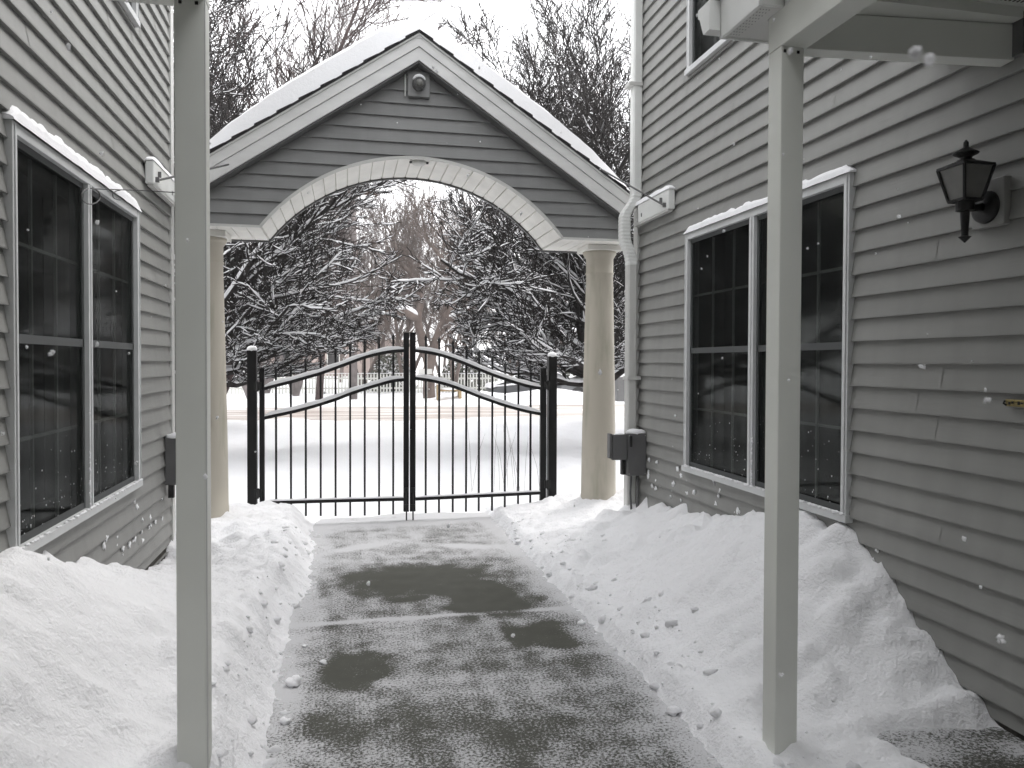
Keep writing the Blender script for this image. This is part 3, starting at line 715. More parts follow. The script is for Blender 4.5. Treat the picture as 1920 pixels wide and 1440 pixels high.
# fittings on the archway
gl_ = thing('floodlight', (XA, 6.85, 3.95), 'small snow-capped round lamp on a square grey plate under the gable peak', 'light')
pc = onY(785, 160, 6.86)
MB().box(pc.x - .098, pc.x + .098, 6.845, 6.885, pc.z - .105, pc.z + .115).build('mounting_plate', M['siding_g'], gl_, bevel=.006)
lm = MB(); k = 14
for i in range(8):
    pass
lm.tube([(pc.x, 6.845, pc.z + .0), (pc.x, 6.80, pc.z), (pc.x, 6.775, pc.z - .005)], [.058, .055, .045], 20)
lm.build('lamp_housing', M['greybox'], gl_, smooth=False)
MB().tube([(pc.x, 6.78, pc.z - .008), (pc.x, 6.755, pc.z - .012), (pc.x, 6.74, pc.z - .014)], [.034, .030, .012], 16).build('lamp_lens', M['frost'], gl_, smooth=True)
s_ = MB(); s_.tube([(pc.x + .056 * math.sin(a), 6.81, pc.z + .008 + .056 * math.cos(a)) for a in [lerp(-1.15, 1.15, i / 10) for i in range(11)]], [.008, .012, .014, .016, .017, .018, .017, .016, .014, .012, .008], 8)
s_.build('snow_cap', M['snowcap'], gl_, smooth=True)
cd = MB(); cd.tube([(pc.x - .118, 6.868, pc.z + .12), (pc.x - .118, 6.868, pc.z - .10)], .008, 8); cd.tube([(pc.x - .118, 6.862, pc.z + .135), (pc.x - .118, 6.862, pc.z + .10)], [.016, .012], 8)
tag(cd.build('conduit', M['white'], smooth=True), 'short pale conduit just left of the lamp under the gable peak', 'conduit')
al = thing('arch_light', (XA, 6.98, ZCR - .02), 'small flat oval fitting on the underside of the arch crown', 'light')
v = MB(); v.lathe((XA + .02, 6.97, ZCR - .035), [(.05, 0), (.065, .012), (.068, .03)], 20); v.build('cover', M['trim'], al, smooth=True)
MB().box(XA - .065, XA - .045, 6.945, 6.965, ZCR - .026, ZCR - .012).box(XA + .085, XA + .105, 6.945, 6.965, ZCR - .026, ZCR - .012).each('screw', M['iron'], al)

# ------------------------------------------------------------------ iron gate
GY = 7.80
def gp(px, py): return onY(px, py, GY)
def gate_post(px0, px1, pytop, label):
    a, b = gp(px0, pytop), gp(px1, pytop); r = thing('gate_post', ((a.x + b.x) / 2, GY + .04, 0), label, 'gate post', 'posts of the iron gate')
    MB().box(a.x, b.x, GY - .01, GY - .01 + (b.x - a.x), -.05, a.z).build('post', M['black'], r, bevel=.004)
    m = MB(); m.blob(((a.x + b.x) / 2, GY + .035, a.z + .014), (b.x - a.x) * .62, px0, (.9, .9, .62), .25, 16, 10); m.build('snow_cap', M['snowcap'], r, smooth=True)
    return r
gate_post(463, 481, 657, 'black iron gate post on the left, nearest the left column')
gate_post(1029, 1044.5, 668, 'black iron gate post on the right, nearest the right column')
def curve(pts, x):
    n = len(pts)
    for i in range(n - 1):
        if x <= pts[i + 1][0] or i == n - 2:
            p0 = pts[max(i - 1, 0)]; p1 = pts[i]; p2 = pts[i + 1]; p3 = pts[min(i + 2, n - 1)]
            t = (x - p1[0]) / (p2[0] - p1[0]); m1 = (p2[1] - p0[1]) / (p2[0] - p0[0]) * (p2[0] - p1[0]); m2 = (p3[1] - p1[1]) / (p3[0] - p1[0]) * (p2[0] - p1[0])
            return (2 * t ** 3 - 3 * t ** 2 + 1) * p1[1] + (t ** 3 - 2 * t ** 2 + t) * m1 + (-2 * t ** 3 + 3 * t ** 2) * p2[1] + (t ** 3 - t ** 2) * m2
def rail(xa, xb, pts, name, root, wd=.034, ht=.034, snow=.036):
    n = 26; c = []
    for i in range(n + 1):
        px = lerp(xa, xb, i / n); p = gp(px, curve(pts, px)); c.append(p)
    m = MB(); sn = MB()
    def strip(mm, z0, z1, hw, rnd=False):
        rg = []
        for i, p in enumerate(c):
            e = 1
            if rnd: e = min(1, min(i, n - i) / 2 + .4) * (1 + .3 * N(p.x * 9, z0))
            if rnd: sec = [(-hw, z0), (-hw * .9, z0 + (z1 - z0) * .6 * e), (-hw * .4, z0 + (z1 - z0) * e), (hw * .4, z0 + (z1 - z0) * e), (hw * .9, z0 + (z1 - z0) * .6 * e), (hw, z0)]
            else: sec = [(-hw, z0), (-hw, z1), (hw, z1), (hw, z0)]
            rg.append([(p.x, GY + .02 + q, p.z + z) for q, z in sec])
        k = len(rg[0])
        for i in range(n):
            for j in range(k): mm.quad(rg[i][j], rg[i + 1][j], rg[i + 1][(j + 1) % k], rg[i][(j + 1) % k])
        mm.add(rg[0], [tuple(range(k))]); mm.add(rg[-1], [tuple(range(k))])
    strip(m, -ht / 2, ht / 2, wd / 2); o = m.build(name, M['black'], root)
    strip(sn, ht / 2 - .002, ht / 2 + snow, wd / 2 + .001, True); sn.build('snow_cap', M['snowcap'], o, smooth=True)
def gate_leaf(label, hinge, latch, hs, hs_top, ls, ls_top, top, mid, bot, pk, bot_clip):
    base = gp(hinge, 900); r = thing('gate_leaf', (base.x, GY, .05), label, 'gate', 'two leaves of the iron gate')
    for nm, (a, b), tp, zb in (('hinge_stile', hs, hs_top, .12), ('latch_stile', ls, ls_top, .085)):
        p, q = gp(a, tp), gp(b, tp); MB().box(p.x, q.x, GY - .005, GY + .045, zb, p.z).build(nm, M['black'], r, bevel=.003)
    ra, rb = sorted((hs[1] if hs[0] < ls[0] else hs[0], ls[0] if hs[0] < ls[0] else ls[1]))
    rail(ra, rb, top, 'top_rail', r); rail(ra, rb, mid, 'middle_rail', r); rail(ra, rb, bot, 'bottom_rail', r, snow=.014)
    for px, ty in pk:
        t = gp(px, ty); b = gp(px, 968); m = MB(); h = .0098
        m.box(t.x - h, t.x + h, GY + .012, GY + .029, max(b.z, .06), t.z - .05)
        m.lathe((t.x, GY + .0205, t.z - .052), [(.009, 0), (.017, .012), (.011, .02), (.016, .028), (.002, .062)], 8)
        m.build('picket', M['black'], r)
    xs_ = gp((ls[0] + ls[1]) / 2, 970).x
    MB().tube([(xs_, GY - .012, .30), (xs_, GY - .012, -.01)], .008, 8).box(xs_ - .02, xs_ + .02, GY - .024, GY - .005, .28, .33).box(xs_ - .02, xs_ + .02, GY - .024, GY - .005, .13, .16).build('drop_bolt', M['iron'], r)
    xh = gp(hinge, 730); m = MB()
    for z in (1.36, .32): m.box(xh.x - .035, xh.x + .035, GY - .018, GY + .02, z - .04, z + .04); m.tube([(xh.x, GY - .02, z - .05), (xh.x, GY - .02, z + .05)], .014, 8)
    m.each('hinge', M['iron'], r)
    return r
gate_leaf('left leaf of the black iron gate, its rails capped with snow', 483, 762, (486, 495.5), 690, (757, 767), 623,
          [(490, 730), (517, 723), (545, 716), (573, 708), (601, 700), (629, 690), (656, 680), (684, 670), (711, 663), (737, 658.5), (760, 657)],
          [(490, 785), (517, 779), (545, 773), (573, 766), (601, 758), (629, 749), (656, 738.5), (684, 729), (711, 721), (737, 714), (760, 711.5)],
          [(490, 943), (620, 939.5), (760, 936)],
          [(517, 690), (545, 686), (573, 676), (601, 666), (629, 655), (656.5, 646), (684, 638), (711, 631), (737.6, 627)], 541)
gate_leaf('right leaf of the black iron gate, its rails capped with snow', 1027, 774, (1014, 1025), 690, (769, 779.5), 623,
          [(775, 657), (799, 660), (824, 665), (850, 673), (875, 682.5), (899, 692.5), (924, 702.5), (948, 711), (973, 719), (996, 725), (1020, 729)],
          [(775, 709), (799, 712), (824, 717), (850, 724.5), (875, 734), (899, 743.5), (924, 752.5), (948, 760.5), (973, 767.5), (996, 773), (1020, 777)],
          [(775, 936), (900, 930), (1020, 924)],
          [(799, 629), (824, 633), (850, 639), (875, 647), (899, 659), (924, 670), (948, 680), (973, 688), (996, 691)], 950)

# ------------------------------------------------------------------ porches with their posts and beams
pr = thing('porch', (1.64, 2.65, 0), 'right porch corner with a square grey-green post, beams, soffit and gutter', 'porch', 'porches flanking the path')
MB().box(1.592, 1.686, 2.62, 2.712, .0, 2.79).build('post', M['post'], pr, bevel=.004)
MB().box(1.6, 1.61, 2.6165, 2.62, 2.765, 2.775).box(1.655, 1.665, 2.6165, 2.62, 2.765, 2.775).each('screw', M['iron'], pr)
MB().box(1.5905, 1.70, -2.58, 2.712, 2.79, 2.93).build('side_beam', M['post'], pr, bevel=.003)
MB().beam((1.70, 2.665, 2.86), (2.56, 2.585, 2.86), .075, .14).build('front_beam', M['post'], pr, bevel=.003)
MB().box(2.545, 2.563, 2.50, 2.64, 2.80, 2.96).build('beam_hanger', M['greybox'], pr)
MB().box(1.705, 2.562, 2.50, 2.655, 2.933, 2.974).build('ceiling_trim', M['post'], pr)
ce = MB(); ce.box(1.70, 2.562, -2.58, 2.62, 2.975, 3.0)
ce.build('porch_ceiling', M['post'], pr)
hl = MB()
for i in range(42):
    for j in range(14): xx = 1.80 + i * .018; yy = 2.12 + j * .026; hl.box(xx, xx + .006, yy, yy + .014, 2.9735, 2.976)
hl.build('soffit_vents', M['dark'], pr)
MB().box(1.50, 1.5895, 2.62, 2.89, 2.925, 2.94).box(1.5895, 2.56, 2.72, 2.89, 2.925, 2.94).build('eave_soffit', M['trim'], pr)
hl = MB()
for i in range(10):
    for j in range(4): yy = 2.635 + i * .025; xx = 1.512 + j * .012; hl.box(xx, xx + .003, yy, yy + .005, 2.9238, 2.926)
hl.build('soffit_vents', M['greybox'], pr)
MB().box(1.50, 1.5895, 2.60, 2.62, 2.925, 3.10).box(1.485, 1.50, 2.60, 2.90, 2.918, 3.10).box(1.485, 2.56, 2.89, 2.905, 2.918, 3.10).build('eave_fascia', M['white'], pr, bevel=.003)
MB().box(1.5905, 1.60, -2.58, 2.60, 2.93, 3.10).build('side_fascia', M['white'], pr)
g_ = MB(); gp_ = [(2.905, 3.075), (2.905, 2.955), (2.96, 2.955), (2.975, 2.985), (2.995, 3.03), (3.01, 3.04), (3.01, 3.075)]
g_.prism(gp_, 'x', 1.44, 2.56); g_.build('gutter', M['white'], pr)
rp = MB(); rp.add([(1.46, -2.58, 3.10), (2.56, -2.58, 3.10), (2.56, 2.97, 3.10), (1.46, 2.97, 3.10), (1.46, -2.58, 3.14), (2.56, -2.58, 3.5), (2.56, 2.97, 3.5), (1.46, 2.97, 3.14)],
                  [(0, 3, 2, 1), (4, 5, 6, 7), (0, 1, 5, 4), (1, 2, 6, 5), (2, 3, 7, 6), (3, 0, 4, 7)])
rp.build('porch_roof', M['shingle'], pr)
pl = thing('porch', (-.5, 2.7, 0), 'left porch corner with a square grey-green post standing in snow', 'porch', 'porches flanking the path')
MB().box(-.545, -.451, 2.67, 2.762, .0, 2.78).build('post', M['post'], pl, bevel=.004)
MB().box(-.452, -.4488, 2.67, 2.682, .15, 2.78).build('post_corner_trim', M['trim'], pl)
MB().box(-.53, -.52, 2.666, 2.67, 2.755, 2.765).box(-.48, -.47, 2.666, 2.67, 2.755, 2.765).each('screw', M['iron'], pl)
MB().box(-.545, -.4495, -2.58, 2.762, 2.78, 2.92).build('side_beam', M['post'], pl, bevel=.003)
MB().box(-1.36, -.5455, 2.672, 2.762, 2.782, 2.92).build('front_beam', M['post'], pl, bevel=.003)
MB().box(-1.36, -.55, -2.58, 2.66, 2.96, 3.0).build('porch_ceiling', M['post'], pl)
rp = MB(); rp.add([(-1.36, -2.58, 3.02), (-.40, -2.58, 3.02), (-.40, 2.95, 3.02), (-1.36, 2.95, 3.02), (-1.36, -2.58, 3.5), (-.40, -2.58, 3.14), (-.40, 2.95, 3.14), (-1.36, 2.95, 3.5)],
                  [(0, 3, 2, 1), (4, 5, 6, 7), (0, 1, 5, 4), (1, 2, 6, 5), (2, 3, 7, 6), (3, 0, 4, 7)])
rp.build('porch_roof', M['shingle'], pl)

# ------------------------------------------------------------------ wall lantern
LX, LY = 2.415, 2.63
ln = thing('wall_lantern', (XR, 2.65, 2.25), 'black carriage lantern with frosted panes and a spear tail on the right wall', 'lantern')
MB().box(XR - .045, XR - .010, 2.565, 2.725, 2.155, 2.345).build('mounting_block', M['siding'], ln, bevel=.004)
m = MB(); m.tube([(XR - .045, 2.65, 2.235), (XR - .062, 2.65, 2.235), (XR - .072, 2.65, 2.235)], [.066, .062, .045], 28); m.build('wall_plate', M['iron'], ln, smooth=True)
m = MB(); m.tube([(XR - .07, 2.65, 2.235), (XR - .11, 2.64, 2.228), (LX + .02, LY, 2.226)], [.018, .015, .018], 10); m.build('arm', M['iron'], ln, smooth=True)
zt_, zb_ = 2.385, 2.252; ht_, hb_ = .070, .041
cg = MB()
for a, b in ((-1, -1), (1, -1), (1, 1), (-1, 1)):
    cg.beam((LX + a * hb_, LY + b * hb_, zb_), (LX + a * ht_, LY + b * ht_, zt_), .009, .009, (1, .3, 0))
for h, z in ((ht_, zt_), (hb_, zb_)):
    for a, b, c, d in ((-1, -1, 1, -1), (1, -1, 1, 1), (1, 1, -1, 1), (-1, 1, -1, -1)): cg.beam((LX + a * h, LY + b * h, z), (LX + c * h, LY + d * h, z), .010, .010)
cg.build('cage', M['iron'], ln)
gq = MB(); h1, h0 = ht_ - .003, hb_ - .003; gq.lathe((LX, LY, 0), [(h0 * 1.414, zb_), (h1 * 1.414, zt_)], 4, True); gq.build('pane', M['frost'], ln)
cp = MB(); cp.lathe((LX, LY, zt_), [(.103, 0), (.080, .012), (.035, .026), (.028, .032)], 4, True)
cp.lathe((LX, LY, zt_), [(.022, .03), (.022, .040), (.046, .052), (.047, .056), (.018, .074), (.010, .080), (.010, .098), (.003, .108)], 16)
cp.build('cap', M['iron'], ln)
tl = MB(); tl.lathe((LX, LY, 0), [(.002, 2.085), (.024, 2.108), (.013, 2.112), (.013, 2.122), (.018, 2.208), (.034, 2.212), (.034, 2.247), (.050, 2.253)], 16); tl.build('tail', M['iron'], ln)

# brass plate near the right edge
bp_ = onX(1886, 755, XR - .03)
br = thing('brass_plate', (XR, bp_.y, bp_.z), 'small tarnished brass plate low on the right wall at the photo edge', 'plate')
MB().box(XR - .034, XR - .016, bp_.y - .2, bp_.y, bp_.z - .014, bp_.z + .014).build('plate', M['brass'], br, bevel=.003)
m = MB()
for i in range(7): m.box(XR - .037, XR - .034, bp_.y - .026 - i * .014, bp_.y - .018 - i * .014, bp_.z - .006 + (i % 3) * .004, bp_.z + .004 + (i % 2) * .003)
m.tube([(XR - .037, bp_.y - .002, bp_.z + .008), (XR - .045, bp_.y - .004, bp_.z - .002), (XR - .038, bp_.y - .012, bp_.z - .010)], .004, 6)
m.build('marking', M['iron'], br)

# control boxes at the corners
cb = thing('control_box', (2.45, 6.34, .75), 'dark grey gate control box with side arm on the right house corner', 'control box', 'grey boxes at the house corners')
MB().box(2.39, 2.56, 6.30, 6.38, .615, .985).build('cabinet', M['greybox'], cb, bevel=.006)
MB().box(2.405, 2.425, 6.288, 6.30, .87, .965).build('slot', M['iron'], cb)
MB().box(2.255, 2.388, 6.315, 6.37, .755, .975).box(2.225, 2.25, 6.31, 6.375, .77, .985).build('side_arm', M['greybox'], cb, bevel=.004)
MB().box(2.356, 2.388, 6.35, 6.40, .62, .752).build('lower_block', M['iron'], cb)
m = MB(); m.blob((2.475, 6.34, .985), .088, 3, (1.0, .45, .42), .3, 16, 10); m.blob((2.32, 6.345, .975), .05, 5, (1, .5, .25), .3, 12, 8); m.build('snow_cap', M['snowcap'], cb, smooth=True)
MB().tube([(2.50, 6.35, .62), (2.50, 6.35, .2)], .014, 10).tube([(2.44, 6.35, .62), (2.44, 6.37, .45), (2.47, 6.4, .2)], .009, 8).each('conduit', M['greybox'], cb, smooth=True)
MB().box(2.398, 2.404, 6.297, 6.30, .963, .969).box(2.546, 2.552, 6.297, 6.30, .963, .969).box(2.398, 2.404, 6.297, 6.30, .63, .636).box(2.546, 2.552, 6.297, 6.30, .63, .636).each('screw', M['trim'], cb)
cb2 = thing('control_box', (-1.3, 6.34, .85), 'dark grey box with snow on top peeking out left of the left porch post', 'control box', 'grey boxes at the house corners')
MB().box(-1.362, -1.20, 6.29, 6.38, .65, 1.01).build('cabinet', M['greybox'], cb2, bevel=.006)
MB().box(-1.34, -1.30, 6.30, 6.34, .55, .65).build('conduit_stub', M['iron'], cb2)
m = MB(); m.blob((-1.28, 6.335, 1.01), .085, 8, (1, .5, .45), .3, 16, 10); m.build('snow_cap', M['snowcap'], cb2, smooth=True)

# ------------------------------------------------------------------ trees
def rvec(rg):
    return Vector((rg.gauss(0, 1), rg.gauss(0, 1), rg.gauss(0, 1))).normalized()
def grow(out, p, d, L, r, lv, P, rg):
    n = P['seg'][lv]; st_ = L / n; pts = [p]; rad = [r]; ds_ = [d]
    tp = P['trop'][lv]; wb = P['wob'][lv]
    for i in range(n):
        if p.z < P.get('floor', -9): d = Vector((d.x, d.y, max(d.z, .12)))
        d = (d + rvec(rg) * wb + Vector((0, 0, tp))).normalized(); p = p + d * st_
        pts.append(p); rad.append(max(P['rmin'], r * (1 - (i + 1) / n * P['tap'][lv]))); ds_.append(d)
    out.append((lv, pts, rad))
    if lv + 1 < len(P['seg']):
        for j in range(P['kids'][lv]):
            t = lerp(P['start'][lv], 1, (j + rg.random()) / P['kids'][lv]); f = t * n; i = min(n - 1, int(f)); q = pts[i].lerp(pts[i + 1], f - i)
            tg = ds_[i + 1]; ax = tg.cross(rvec(rg)).normalized(); ax.z *= P.get('flat', 1); ax.normalize()
            an = R(P['ang'][lv]) * rg.uniform(.6, 1.25); cd_ = (tg * math.cos(an) + ax * math.sin(an)).normalized()
            if lv == 0 and cd_.z < P.get('minz', -1): cd_.z = P['minz']; cd_.normalize()
            grow(out, q, cd_, L * P['ratio'][lv] * rg.uniform(.6, 1.15) * (1.25 - .6 * t), max(P['rmin'], lerp(rad[i], rad[i + 1], f - i) * P['rr'][lv]), lv + 1, P, rg)
def tree_parts(root, polys, bark, snow=None, sides=(10, 6, 4, 3, 3), rg=None, snow_t=.012):
    tk = MB(); cr = MB(); sn = MB()
    for lv, pts, rad in polys:
        (tk if lv == 0 else cr).tube(pts, rad, sides[min(lv + (0 if lv else 0), 4)], cap=False)
        if snow and lv >= 0:
            run = []; rr = []
            for i in range(len(pts) - 1):
                dd = (pts[i + 1] - pts[i]).normalized(); hz = 1 - .75 * smooth((pts[i].z - 3.2) / 2.2); ok = abs(dd.z) < (.80 if lv < 2 else .62) and rg.random() < (.90, .90, .70, .34, .1)[lv] * hz
                if ok:
                    if not run: run = [pts[i]]; rr = [rad[i]]
                    run.append(pts[i + 1]); rr.append(rad[i + 1])
                if (not ok or i == len(pts) - 2) and len(run) > 1:
                    up = [p + Vector((0, 0, q * .95 + snow_t * (.8, .6, .5, .38)[lv])) for p, q in zip(run, rr)]
                    w_ = [q * .80 + snow_t * (.95, .7, .5, .36)[lv] for q in rr]; w_[0] *= .4; w_[-1] *= .35
                    sn.tube(up, w_, 5 if lv < 2 else 3, cap=False, zs=1.0); run = []; rr = []
                elif not ok: run = []; rr = []
    tk.build('trunk', bark, root, smooth=True); cr.build('crown', bark, root, smooth=True)
    if snow and sn.v: sn.build('branch_snow', snow, root, smooth=True)
NEAR = dict(seg=(12, 8, 6, 4), trop=(.02, .035, .03, .03), wob=(.25, .20, .19, .18), tap=(.86, .85, .8, .6), kids=(14, 12, 7), start=(.14, .10, .12),
            ang=(42, 42, 38), ratio=(.42, .46, .50), rr=(.48, .55, .65), rmin=.0056, flat=.75, minz=-.12, floor=1.75)
def near_tree(base, limbs, label, seed):
    rg = random.Random(seed); r = thing('bare_tree', base, label, 'tree', 'two snowy bare trees beyond the gate')
    out = []; b = Vector(base); tk = [b, b + Vector((.02, 0, .5)), b + Vector((.0, .02, 1.35))]
    out.append((0, tk, [.17, .145, .15]))
    for az, el_, L, rr in limbs:
        d = Vector((math.cos(R(az)) * math.cos(R(el_)), math.sin(R(az)) * math.cos(R(el_)), math.sin(R(el_))))
        P = dict(NEAR)
        if el_ < 35: P['trop'] = (.015, .01, .005, 0)
        if el_ > 60: P['trop'] = (.03, .06, .06, .06)
        P['seg'] = NEAR['seg']
        grow(out, b + Vector((0, 0, 1.22)) + d * .05, d, L, rr, 0, P, rg)
    tree_parts(r, out, M['bark'], M['treesnow'], rg=rg, snow_t=.017)
    return r
near_tree((-2.45, 12.4, 0), [(-8, 33, 2.9, .075), (12, 44, 4.6, .085), (-25, 55, 4.6, .07), (35, 30, 3.4, .06), (5, 14, 2.3, .055), (-50, 24, 3.0, .05), (0, 72, 5.2, .08), (60, 62, 4.8, .07), (110, 45, 4.2, .06), (170, 55, 4.6, .07), (200, 75, 5.4, .08), (-90, 68, 5., .07), (240, 40, 3.8, .06), (-15, 84, 6.0, .08)],
          'dark bare tree with snowy limbs spreading in from the left behind the gate', 21)
near_tree((4.35, 12.6, 0), [(188, 33, 3.0, .075), (170, 46, 4.4, .085), (205, 56, 4.4, .07), (150, 32, 3.4, .06), (178, 15, 2.5, .055), (225, 22, 3.0, .05), (180, 66, 5.6, .08), (160, 72, 6.2, .08), (205, 62, 5.4, .07), (120, 62, 5.4, .07), (70, 45, 4.0, .06), (10, 55, 4.4, .07), (-20, 72, 4.8, .08), (-90, 66, 4.4, .07), (-60, 35, 3.6, .06), (195, 82, 5.2, .08)],
          'dark bare tree with snowy limbs spreading in from behind the right column', 34)
t_ = dup([o for o in C.objects if o.name == 'bare_tree.001'][0], (5.9, 17.5, .1), 'dark bare tree whose crown top shows between the right roof slope and the downspout')
t_.rotation_euler = (0, 0, 1.9); t_.scale = (1.15, 1.15, 1.25)
t_ = dup([o for o in C.objects if o.name == 'bare_tree'][0], (-3.0, 17.0, .1), 'dark bare tree behind the left one, its top rising beside the left porch post')
t_.rotation_euler = (0, 0, .9); t_.scale = (1.15, 1.15, 1.25)
FAR = dict(seg=(9, 7, 5, 4), trop=(.02, .07, .07, .05), wob=(.11, .14, .17, .2), tap=(.85, .85, .8, .6), kids=(15, 9, 6), start=(.18, .15, .15),
           ang=(38, 36, 34), ratio=(.40, .46, .5), rr=(.42, .55, .6), rmin=.010)
def far_tree(seed, H, bark, P=FAR, r0=.17, snow=None, name='bare_tree', lab='', pos=(0, 0, 0), stems=1, group='bare trees across the street'):
    rg = random.Random(seed); r = thing(name, pos, lab, 'tree', group); out = []
    for k in range(stems):
        d = Vector((rg.uniform(-.1, .1) + (k - (stems - 1) / 2) * .3, rg.uniform(-.1, .1), 1)).normalized()
        grow(out, Vector(pos), d, H * rg.uniform(.85, 1), r0 / (1 + .3 * (stems > 1)), 0, P, rg)
    tree_parts(r, out, bark, snow, rg=rg, sides=(8, 5, 3, 3, 3), snow_t=.03); return r
# tall ones at the left, lower brown ones in the middle
def fx(px, Y): return onY(px, 700, Y).x
specs = []
A = far_tree(51, 15.5, M['barkpale'], r0=.16, lab='tall pale thin tree above the left roof slope, rightmost of the tall ones', pos=(fx(555, 34), 34, .1), stems=3)
B = far_tree(52, 13, M['barkred'], r0=.17, lab='tall reddish bare tree just right of the left porch post', pos=(fx(440, 22), 17.5, .1), stems=3)
Cc = far_tree(53, 9.5, M['barkbrown'], r0=.15, lab='brown bare tree across the street straight over the gate middle', pos=(fx(760, 42), 42, .2), stems=2)
D = far_tree(54, 9.0, M['barkbrown'], r0=.13, lab='brown twiggy tree across the street over the left gate leaf', pos=(fx(680, 38), 38, .2), stems=3)
dup(A, (fx(500, 36), 36, .1), 'tall pale thin tree above the left roof slope, middle one of the tall ones')
dup(A, (fx(470, 31), 31, .1), 'tall pale thin tree above the left roof slope, next to the post')
dup(B, (fx(380, 24), 24, .1), 'tall reddish bare tree hidden partly by the left porch post')
dup(B, (fx(1160, 30), 30, .1), 'reddish bare tree showing between the right column and the downspout')['label']
for i, (px, Y, src, lb) in enumerate([(762, 37, D, 'brown twiggy tree nearest behind the latch of the gate'), (852, 35, D, 'brown twiggy tree standing just past the wooden bench'),
        (725, 48, D, 'brown twiggy tree far back, left of the gate middle'), (640, 50, Cc, 'brown bare tree far back over the left gate leaf'),
        (830, 46, D, 'brown twiggy tree far back, right of the gate middle'),
        (880, 39, Cc, 'brown bare tree across the street over the right gate leaf'),
        (960, 44, D, 'brown twiggy tree far back over the right gate leaf'), (1040, 40, Cc, 'brown bare tree far back beside the right gate post'),
        (560, 44, D, 'brown twiggy tree far back over the left gate post'), (500, 40, Cc, 'brown bare tree far back beside the left column'),
        (700, 60, D, 'farthest brown twiggy tree left of the gate middle')]):
    t_ = dup(src, (fx(px, Y), Y, .2), lb)
    t_.rotation_euler = (0, 0, i * 1.3 + .4)
# street tree with a plain dark trunk and a grey pole beside it
far_tree(71, 8.5, M['barkred'], r0=.16, lab='street tree with a straight reddish-brown trunk behind the left gate leaf', pos=(fx(598, 30.5), 30.5, .1), group='street trees')
up_ = thing('utility_pole', (fx(663, 31), 31, 0), 'pale grey utility pole just right of the street tree trunk', 'pole')
MB().tube([(fx(663, 31), 31, 0), (fx(663, 31), 31, 9)], [.15, .11], 12).build('pole', M['barkpale'], up_, smooth=True)
MB().box(fx(663, 31) - .9, fx(663, 31) + .9, 30.95, 31.05, 8.2, 8.32).build('crossarm', M['pole'], up_)
# old leaning tree with a snowy arching limb
ot = thing('bare_tree', (fx(790, 31), 31, .1), 'old crooked tree with a snowy arching limb reaching left above the gate middle', 'tree'); rg = random.Random(5); out = []
def opx(l): return [onY(px, py, 31 + dy) for px, py, dy in l]
OL = [([(806, 752, 0), (802, 700, 0), (812, 655, 0), (830, 610, .2), (850, 560, .4), (880, 510, .6), (900, 450, .6)], .26, .10),
      ([(806, 690, 0), (792, 640, 0), (783, 600, 0), (760, 585, -.3), (725, 587, -.6), (700, 582, -.8), (672, 584, -1), (655, 560, -1), (640, 530, -1)], .20, .05),
      ([(725, 587, -.6), (700, 600, -.9), (670, 612, -1.2), (640, 625, -1.2)], .07, .03),
      ([(783, 600, 0), (790, 560, .2), (775, 520, .4), (750, 490, .4), (735, 440, .4)], .15, .05),
      ([(838, 600, .2), (870, 590, 0), (900, 560, 0), (940, 545, 0)], .12, .04), ([(855, 550, .4), (840, 500, 0), (800, 450, 0), (790, 400, 0)], .1, .04)]
P2 = dict(FAR); P2.update(kids=(9, 8, 6), rmin=.011)
for pts_, ra, rb in OL:
    w_ = opx(pts_); fine = []
    for i in range(len(w_) - 1):
        for k in range(3): fine.append(w_[i].lerp(w_[i + 1], k / 3) + rvec(rg) * .02)
    fine.append(w_[-1]); n = len(fine) - 1; rd = [lerp(ra, rb, i / n) for i in range(n + 1)]; out.append((0, fine, rd))
    for j in range(11):
        i = int(lerp(n * .3, n, rg.random())); i = min(i, n); tg = (fine[i] - fine[max(0, i - 1)]).normalized() if i else Vector((0, 0, 1))
        d = (tg + rvec(rg) * .8 + Vector((0, 0, .2))).normalized(); grow(out, fine[i], d, rg.uniform(.8, 2.0), rd[i] * .35, 1, P2, rg)
tree_parts(ot, out, M['barkbrown'], M['treesnow'], rg=rg, snow_t=.018, sides=(9, 5, 3, 3, 3))

# ------------------------------------------------------------------ across the street
fe = thing('picket_fence', (fx(700, 36), 36, .1), 'low white picket fence across the street behind the gate', 'fence')
pk = MB(); x = fx(420, 36); xe = fx(935, 36); i = 0
while x < xe:
    pk.prism([(x, .12), (x + .07, .12), (x + .07, 1.0), (x + .035, 1.07), (x, 1.0)], 'y', 35.98, 36.0); x += .145
pk.build('picket_row', M['fence'], fe)
MB().box(fx(420, 36), xe, 36.0, 36.04, .35, .43).box(fx(420, 36), xe, 36.0, 36.04, .8, .88).build('fence_rail', M['fence'], fe)
m = MB(); m.box(fx(420, 36), xe, 35.97, 36.05, 1.06, 1.09)
m.build('snow_cap', M['treesnow'], fe)
def leafy(root, c, sx, sy, sz, n, seed, mt, name='foliage', s0=.10):
    rg = random.Random(seed); m = MB(); c = Vector(c)
    for i in range(n):
        v = rvec(rg) * (rg.random() ** .4); v = Vector((v.x * sx, v.y * sy, abs(v.z) * sz)) * (1 + .3 * N(v.x * 2, v.y * 2, v.z * 2 + seed)); p = c + v; a = rvec(rg) * s0 * rg.uniform(.5, 1.3); b = a.cross(rvec(rg)).normalized() * s0 * .5
        m.quad(p - a, p - b, p + a, p + b)
    return m.build(name, mt, root)
